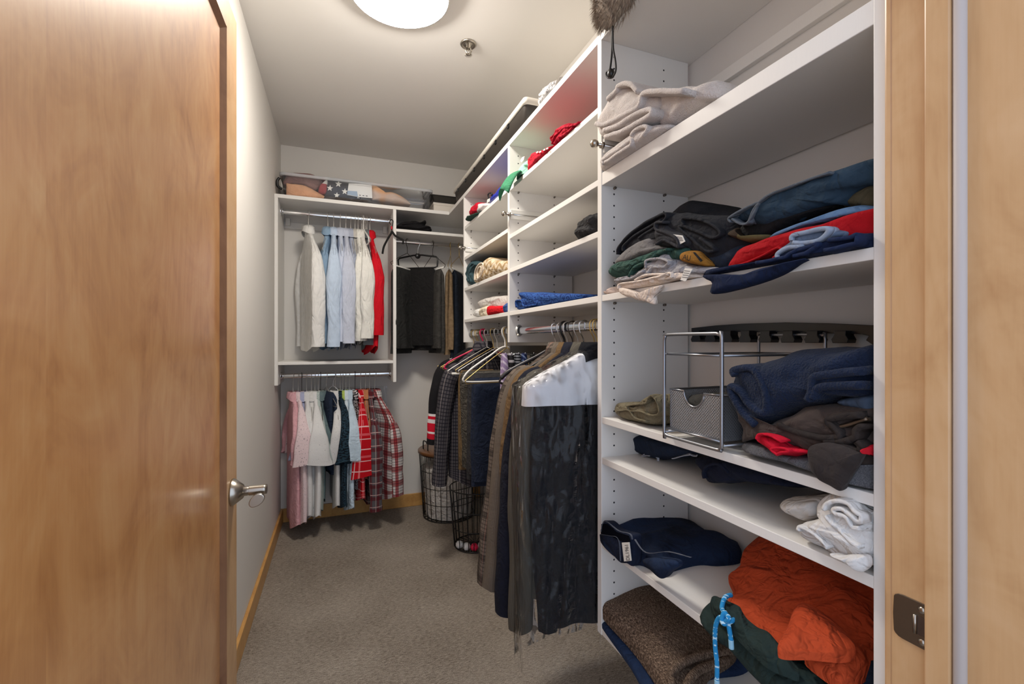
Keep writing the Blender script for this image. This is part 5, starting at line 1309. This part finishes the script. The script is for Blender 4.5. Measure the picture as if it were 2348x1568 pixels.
# ------------------------------------------------------------------ things on the top shelf
M_CLEAR = clear_film('clear_bin', haze=.06, rough=.12, bump=.0, ior=1.35)
M_RIM = clear_film('clear_rim', haze=.5, rough=.25, bump=.0, ior=1.4)
bn = thing('storage_bin', 'long clear plastic storage bin with a frosted rim on the top shelf', 'storage bin', (.13, 3.1, ZTOP))
def rrect(x0, x1, y0, y1, z, r=.03, n=5):
    P = []
    for cx_, cy_, a0 in ((x1 - r, y1 - r, 0), (x0 + r, y1 - r, 90), (x0 + r, y0 + r, 180), (x1 - r, y0 + r, 270)):
        for i in range(n + 1):
            a = math.radians(a0 + 90 * i / n)
            P.append((cx_ + r * math.cos(a), cy_ + r * math.sin(a), z))
    return np.array(P)
bz = ZTOP + .0008
X0, X1, Y0, Y1 = -.322, .582, 2.962, 3.262
rings = [rrect(X0 + .03, X1 - .03, Y0 + .02, Y1 - .02, bz), rrect(X0 + .022, X1 - .022, Y0 + .012, Y1 - .012, bz + .012), rrect(X0 + .01, X1 - .01, Y0 + .004, Y1 - .004, bz + .118)]
b_ = MB().grid(np.array(rings), closed_v=True)
b_.f.append(tuple(range(24))[::-1])
b_.build('tub', M_CLEAR, bn)
MB().grid(np.array([rrect(X0 + .01, X1 - .01, Y0 + .004, Y1 - .004, bz + .117), rrect(X0, X1, Y0 - .004, Y1 + .004, bz + .118), rrect(X0, X1, Y0 - .004, Y1 + .004, bz + .134), rrect(X0 + .012, X1 - .012, Y0 + .008, Y1 - .008, bz + .136)]), closed_v=True).build('rim', M_RIM, bn)
l_ = MB().grid(np.array([rrect(X0 + .012, X1 - .012, Y0 + .008, Y1 - .008, bz + .136), rrect(X0 + .05, X1 - .05, Y0 + .04, Y1 - .04, bz + .132)]), closed_v=True)
l_.f.append(tuple(range(24, 48)))
l_.build('lid', M_CLEAR, bn)
MB().tube(catmull([(X0 - .001, 3.0, bz + .11), (X0 - .012, 3.0, bz + .09), (X0 - .01, 3.0, bz + .06), (X0 + .012, 3.0, bz + .045)], 5), .008, 8).build('latch', M_BPLAS, bn)
q = conv(630, 370, 5.218)
SAL = fabric((226, 172, 132), 500, .1)
yq = 2.992
def inbin(name, label, cat, out, m, **kw):
    return folded(name, label, cat, out, m, axis='y', front=kw.pop('front', yq), depth=kw.pop('depth', .2), zmin=bz + .004, **kw)
inbin('salmon_cloth', 'salmon pink cloth at the left inside the clear bin', 'cloth', q((130, 400), (105, 260), (200, 265), (330, 280), (430, 320), (540, 380), (600, 420), (580, 450), (300, 430)), SAL, seed=100, clip=(X0 + .035, X1))
inbin('maroon_cloth', 'dusky maroon cloth above the salmon cloth in the bin', 'cloth', q((110, 270), (130, 190), (220, 130), (350, 140), (450, 150), (540, 200), (560, 240), (500, 320), (430, 320), (330, 280), (220, 270)), fabric((140, 104, 100), 500, .15), front=3.03, depth=.16, seed=101)
fg = thing('folded_flag', 'folded flag with white stars on dark blue inside the bin', 'flag', (.05, 3.02, bz), None)
mass_mesh(q((605, 380), (620, 220), (700, 215), (880, 255), (1000, 270), (1020, 440), (800, 430), (600, 410)), 3.0, .16, 'y', zmin=bz + .006, seed=102, wr=.002, bulge=.002).build('starred_field', fabric((62, 62, 70), 600, .1), fg)
mass_mesh(q((525, 370), (540, 280), (625, 215), (625, 290), (610, 375)), 2.999, .15, 'y', zmin=bz + .006, seed=103, wr=.002, bulge=.002).build('red_stripe', fabric((166, 72, 78), 600, .1), fg)
mass_mesh(q((560, 268), (625, 212), (628, 275)), 2.997, .05, 'y', seed=104, wr=.001, bulge=.001).build('white_stripe', M_WPLAS, fg)
for sx_, sy_, sr in ((660, 320, 40), (762, 270, 42), (838, 360, 40), (742, 405, 38), (1000, 425, 24), (985, 335, 30)):
    P = [(sx_ + (sr if i % 2 == 0 else sr * .42) * math.sin(i * math.pi / 5 + .1), sy_ - (sr if i % 2 == 0 else sr * .42) * math.cos(i * math.pi / 5 + .1)) for i in range(10)]
    patch(fg, 'star', q(*P), 2.9935, M_WPLAS, .001, 'y')
cd_ = thing('paper_card', 'white printed card in front of the flag inside the bin', 'card', (.15, 2.985, bz), None)
patch(cd_, 'card', q((865, 400), (885, 262), (1160, 275), (1168, 440), (1000, 425)), 2.984, plain('card_white', (232, 232, 230), .5), .001, 'y')
patch(cd_, 'blue_picture', q((866, 395), (872, 350), (985, 358), (995, 420)), 2.9832, plain('card_blue', (150, 172, 198), .5), .0005, 'y')
for k_ in range(3):
    patch(cd_, 'print_line', q((1010 + 40 * k_, 400 + 4 * k_), (1030 + 40 * k_, 402 + 4 * k_), (1030 + 40 * k_, 410 + 4 * k_), (1010 + 40 * k_, 408 + 4 * k_)), 2.9832, M_HOLE, .0005, 'y')
inbin('peach_bag', 'peach and grey stuffed bag at the right inside the bin', 'bag', q((1165, 440), (1165, 280), (1240, 310), (1310, 360), (1400, 365), (1500, 400), (1600, 470), (1615, 510), (1400, 490), (1250, 465)), dots('peach_grey', (206, 184, 170), (222, 168, 120), 9, .45, .6), front=2.995, depth=.16, seed=105)
inbin('dark_cloth', 'dark striped cloth along the bottom of the clear bin', 'cloth', q((580, 440), (620, 415), (900, 440), (1150, 470), (1250, 490), (1250, 510), (900, 500), (640, 470)), fabric((80, 74, 72), 500, .2), front=2.986, depth=.2, seed=106)
# white box with black tray on top
wb = thing('white_box', 'small white cardboard box at the inner corner of the top shelf', 'box', (.7, 3.1, ZTOP))
MB().box((.592, 3.0, ZTOP + .0008), (.88, 3.2, ZTOP + .066)).build('carton', plain('white_card', (216, 208, 196), .7), wb, smooth=False, bevel=.004)
mbox('carton_lid', (.589, 2.997, ZTOP + .05), (.883, 3.203, ZTOP + .0675), wb, plain('white_card', (216, 208, 196), .7))
tb = thing('black_tray', 'glossy black tray lying on the white cardboard box', 'tray', (.72, 3.1, ZTOP + .0685))
zz = ZTOP + .0695
GBL = plain('gloss_black', (24, 23, 22), .12)
rings = [rrect(.59, .9, 2.985, 3.2, zz, .01), rrect(.565, .925, 2.962, 3.225, zz + .03, .01), rrect(.56, .93, 2.957, 3.23, zz + .03, .01), rrect(.56, .93, 2.957, 3.23, zz + .036, .01), rrect(.57, .92, 2.967, 3.22, zz + .036, .01), rrect(.6, .89, 2.995, 3.19, zz + .006, .01)]
b_ = MB().grid(np.array(rings), closed_v=True); b_.f.append(tuple(range(24))[::-1]); b_.f.append(tuple(5 * 24 + j for j in range(24)))
b_.build('tray_body', GBL, tb)
MB().box((.575, 2.98, zz + .031), (.9, 3.2, zz + .036)).build('glass_sheet', GBL, tb, smooth=False)
# long underbed box on the right
ub = thing('underbed_box', 'long flat dark taupe storage box with a cream lid on the top shelf', 'storage box', (.84, 2.25, ZTOP))
TAU = plain('taupe_plastic', (46, 41, 36), .5)
zz = ZTOP + .0008
rings = [rrect(.702, .965, 1.70, 2.82, zz, .02), rrect(.694, .985, 1.672, 2.845, zz + .09, .02)]
b_ = MB().grid(np.array(rings), closed_v=True); b_.f.append(tuple(range(24))[::-1]); b_.build('base', TAU, ub)
rings = [rrect(.70, .98, 1.68, 2.838, zz + .089, .015), rrect(.689, .99, 1.662, 2.856, zz + .089, .015), rrect(.689, .99, 1.662, 2.856, zz + .112, .015), rrect(.72, .97, 1.685, 2.83, zz + .118, .015), rrect(.8, .9, 1.8, 2.7, zz + .118, .015)]
MB().grid(np.array(rings), closed_v=True).build('lid', plain('cream_plastic', (204, 198, 188), .45), ub)
for y in (1.85, 2.02, 2.2, 2.38, 2.56, 2.74):
    MB().box((.690, y, zz + .072), (.70, y + .018, zz + .09)).build('clip', M_BPLAS, ub, smooth=False)
folded('plastic_wrapped_knit', 'light grey knit in crinkled plastic at the edge of the top shelf', 'knitwear', q6((1020, 440), (1020, 350), (1060, 290), (1100, 220), (1220, 130), (1250, 160), (1270, 230), (1170, 350), (1060, 475)), fabric((178, 176, 176), 300, .15, wr=1.0, rough=.5), front=.70, depth=.2, zmin=ZTOP + .001, seed=110, wr=.012)
folded('grey_cap', 'dark grey cap beside the plastic wrapped knit on the top shelf', 'cap', q6((1225, 240), (1235, 150), (1255, 100), (1300, 76), (1400, 100), (1420, 130), (1300, 240)), fabric((112, 106, 100), 500, .15), front=.705, depth=.15, zmin=ZTOP + .001, seed=111, wr=.004)
# fur hat with cord
FU = fabric((150, 138, 126), 300, .25, fuzz=.4)
fh = thing('fur_hat', 'taupe fur trapper hat on the top shelf with a hanging black cord', 'hat', (.70, 1.0, 1.99))
hc = np.array([.705, .985, 2.085])
ax_ = np.array([.075, .125, .11])
R = []
rnd_ = random.Random(5)
hair = MB()
HV, HF = [], []
for i, t in enumerate(np.linspace(-1.45, 1.45, 16)):
    a = np.arange(26) * 2 * math.pi / 26
    R.append(np.stack([hc[0] + ax_[0] * math.cos(t) * np.cos(a), hc[1] + ax_[1] * math.cos(t) * np.sin(a) * (1 + .0 * t), np.full(26, hc[2] + ax_[2] * math.sin(t))], 1))
R = np.array(R)
R[:, :, 2] = np.where(R[:, :, 0] > XF - .004, np.maximum(R[:, :, 2], ZTOP + .003), R[:, :, 2])
MB().grid(R, closed_v=True).build('shell', FU, fh)
for i in range(5200):
    t = math.asin(rnd_.uniform(-1, 1)); a = rnd_.uniform(0, 2 * math.pi)
    nrm = np.array([math.cos(t) * math.cos(a), math.cos(t) * math.sin(a), math.sin(t)])
    p = hc + ax_ * nrm
    if p[0] > XF - .006 and p[2] < ZTOP + .006: continue
    d = nrm * .014 + np.array([rnd_.uniform(-.006, .006), rnd_.uniform(-.006, .006), -.014 + rnd_.uniform(-.006, .004)])
    if p[0] + d[0] > XF - .004 and p[2] + d[2] < ZTOP + .002: continue
    sd = np.cross(nrm, d); sd = sd / (np.linalg.norm(sd) + 1e-9) * .0011
    n0 = len(HV)
    HV += [p - sd, p + sd, p + d]
    HF.append((n0, n0 + 1, n0 + 2))
hair.add(HV, HF).build('fur', FU, fh, smooth=False, kind='stuff')
BC = plain('black_cord', (22, 20, 20), .7)
xc = .664
cpth = lambda pts: catmull(np.array([pt(a, b, x=xc) for a, b in pts]), 6)
MB().tube(cpth(((1405, 60), (1404, 85), (1403, 120), (1400, 150), (1398, 162))), .0028, 8).build('cord', BC, fh)
MB().tube(cpth(((1405, 70), (1406, 110), (1411, 140), (1412, 160), (1408, 172), (1402, 178), (1394, 178), (1390, 172), (1391, 165), (1396, 163))), .0024, 8).build('cord', BC, fh)
MB().lathe([(.0005, -.011), (.008, -.009), (.0095, 0), (.008, .009), (.0005, .011)], pt(1401, 169, x=xc), 'z', 14).build('toggle', M_BPLAS, fh)

# ------------------------------------------------------------------ wire baskets on the floor
def basket(label, c, r0, r1, h, nv, rings_, name='wire_basket', bot=True):
    o = thing(name, label, 'basket', (c[0], c[1], 0))
    a = np.arange(48) * 2 * math.pi / 48
    for i, f in enumerate(rings_):
        r = r0 + (r1 - r0) * f
        z = .006 + (h - .006) * f
        P = np.stack([c[0] + r * np.cos(a), c[1] + r * np.sin(a), np.full(48, z)], 1)
        MB().tube(P, .0034 if i in (0, len(rings_) - 1) else .0024, 8, closed=True).build('hoop', M_BLACK, o)
    for i in range(nv):
        q_ = i * 2 * math.pi / nv
        MB().tube([(c[0] + r0 * math.cos(q_), c[1] + r0 * math.sin(q_), .004), (c[0] + r1 * math.cos(q_), c[1] + r1 * math.sin(q_), h)], .0023, 6).build('wire', M_BLACK, o)
    if bot:
        for i in range(12):
            q_ = i * math.pi / 12
            MB().tube([(c[0] - r0 * math.cos(q_), c[1] - r0 * math.sin(q_), .004), (c[0] + r0 * math.cos(q_), c[1] + r0 * math.sin(q_), .004)], .002, 6).build('bottom_wire', M_BLACK, o)
    return o
C1 = (.705, 3.035)
b1 = basket('large black wire basket with a round wooden lid on the floor', C1, .172, .2, .425, 30, (0, .25, .5, .75, 1))
k_w = wood('walnut_lid', [(.3, s2l((128, 84, 48))), (.55, s2l((104, 66, 36))), (.8, s2l((78, 48, 26)))], rough=.35, coat=.3)
ld = MB().lathe([(.0005, .426), (.2, .426), (.209, .43), (.209, .444), (.203, .449), (.0005, .449)], (C1[0], C1[1], 0), 'z', 56).build('wooden_lid', k_w, b1)
MB().tube(catmull([(C1[0] - .17, C1[1] + .03, .447), (C1[0] - .17, C1[1] + .03, .495), (C1[0] - .165, C1[1] + .02, .503), (C1[0] - .158, C1[1] - .03, .503), (C1[0] - .153, C1[1] - .04, .495), (C1[0] - .153, C1[1] - .04, .447)], 4), .0042, 8).build('lid_handle', M_BLACK, ld)
WB = fabric((206, 200, 194), 300, .08, wr=.9)
lin = MB()
R = []
for t in np.linspace(0, 1, 20):
    a = np.arange(40) * 2 * math.pi / 40
    z = .012 + .36 * t
    r = (.152 + .018 * t) * (1 if t < .9 else (1 - (t - .9) * 6))
    nn = np.array([noise.noise(Vector((math.cos(x) * 2.2, math.sin(x) * 2.2, z * 9))) for x in a])
    R.append(np.stack([C1[0] + r * (1 + .07 * nn) * np.cos(a), C1[1] + r * (1 + .07 * nn) * np.sin(a), z + .02 * nn * (t > .1)], 1))
lin.grid(np.array(R), closed_v=True); lin.f.append(tuple(range(19 * 40, 20 * 40)))
tag(lin.build('white_blanket', WB), 'white blanket stuffed inside the large wire basket', 'blanket')
C2 = (.742, 2.525)
basket('small black wire basket holding golf balls on the floor', C2, .122, .15, .335, 26, (0, .33, .66, 1))
BALL = [((.637, 2.49), (222, 220, 220), 'white golf ball at the left in the small basket'), ((.668, 2.452), (220, 219, 219), 'white golf ball left of the pink one'), ((.706, 2.430), (226, 30, 74), 'bright pink golf ball in the small wire basket'),
        ((.75, 2.436), (224, 222, 222), 'white golf ball right of the pink one')]
for (x, y), rgb, lab in BALL:
    prof = [(max(.0004, .0213 * math.cos(t)), .0285 + .0213 * math.sin(t)) for t in np.linspace(-1.57, 1.57, 14)]
    tag(MB().lathe(prof, (x, y, 0), 'z', 24).build('golf_ball', plain('ball_%d' % rgb[1], rgb, .3)), lab, 'ball', 'golf balls in the small basket')
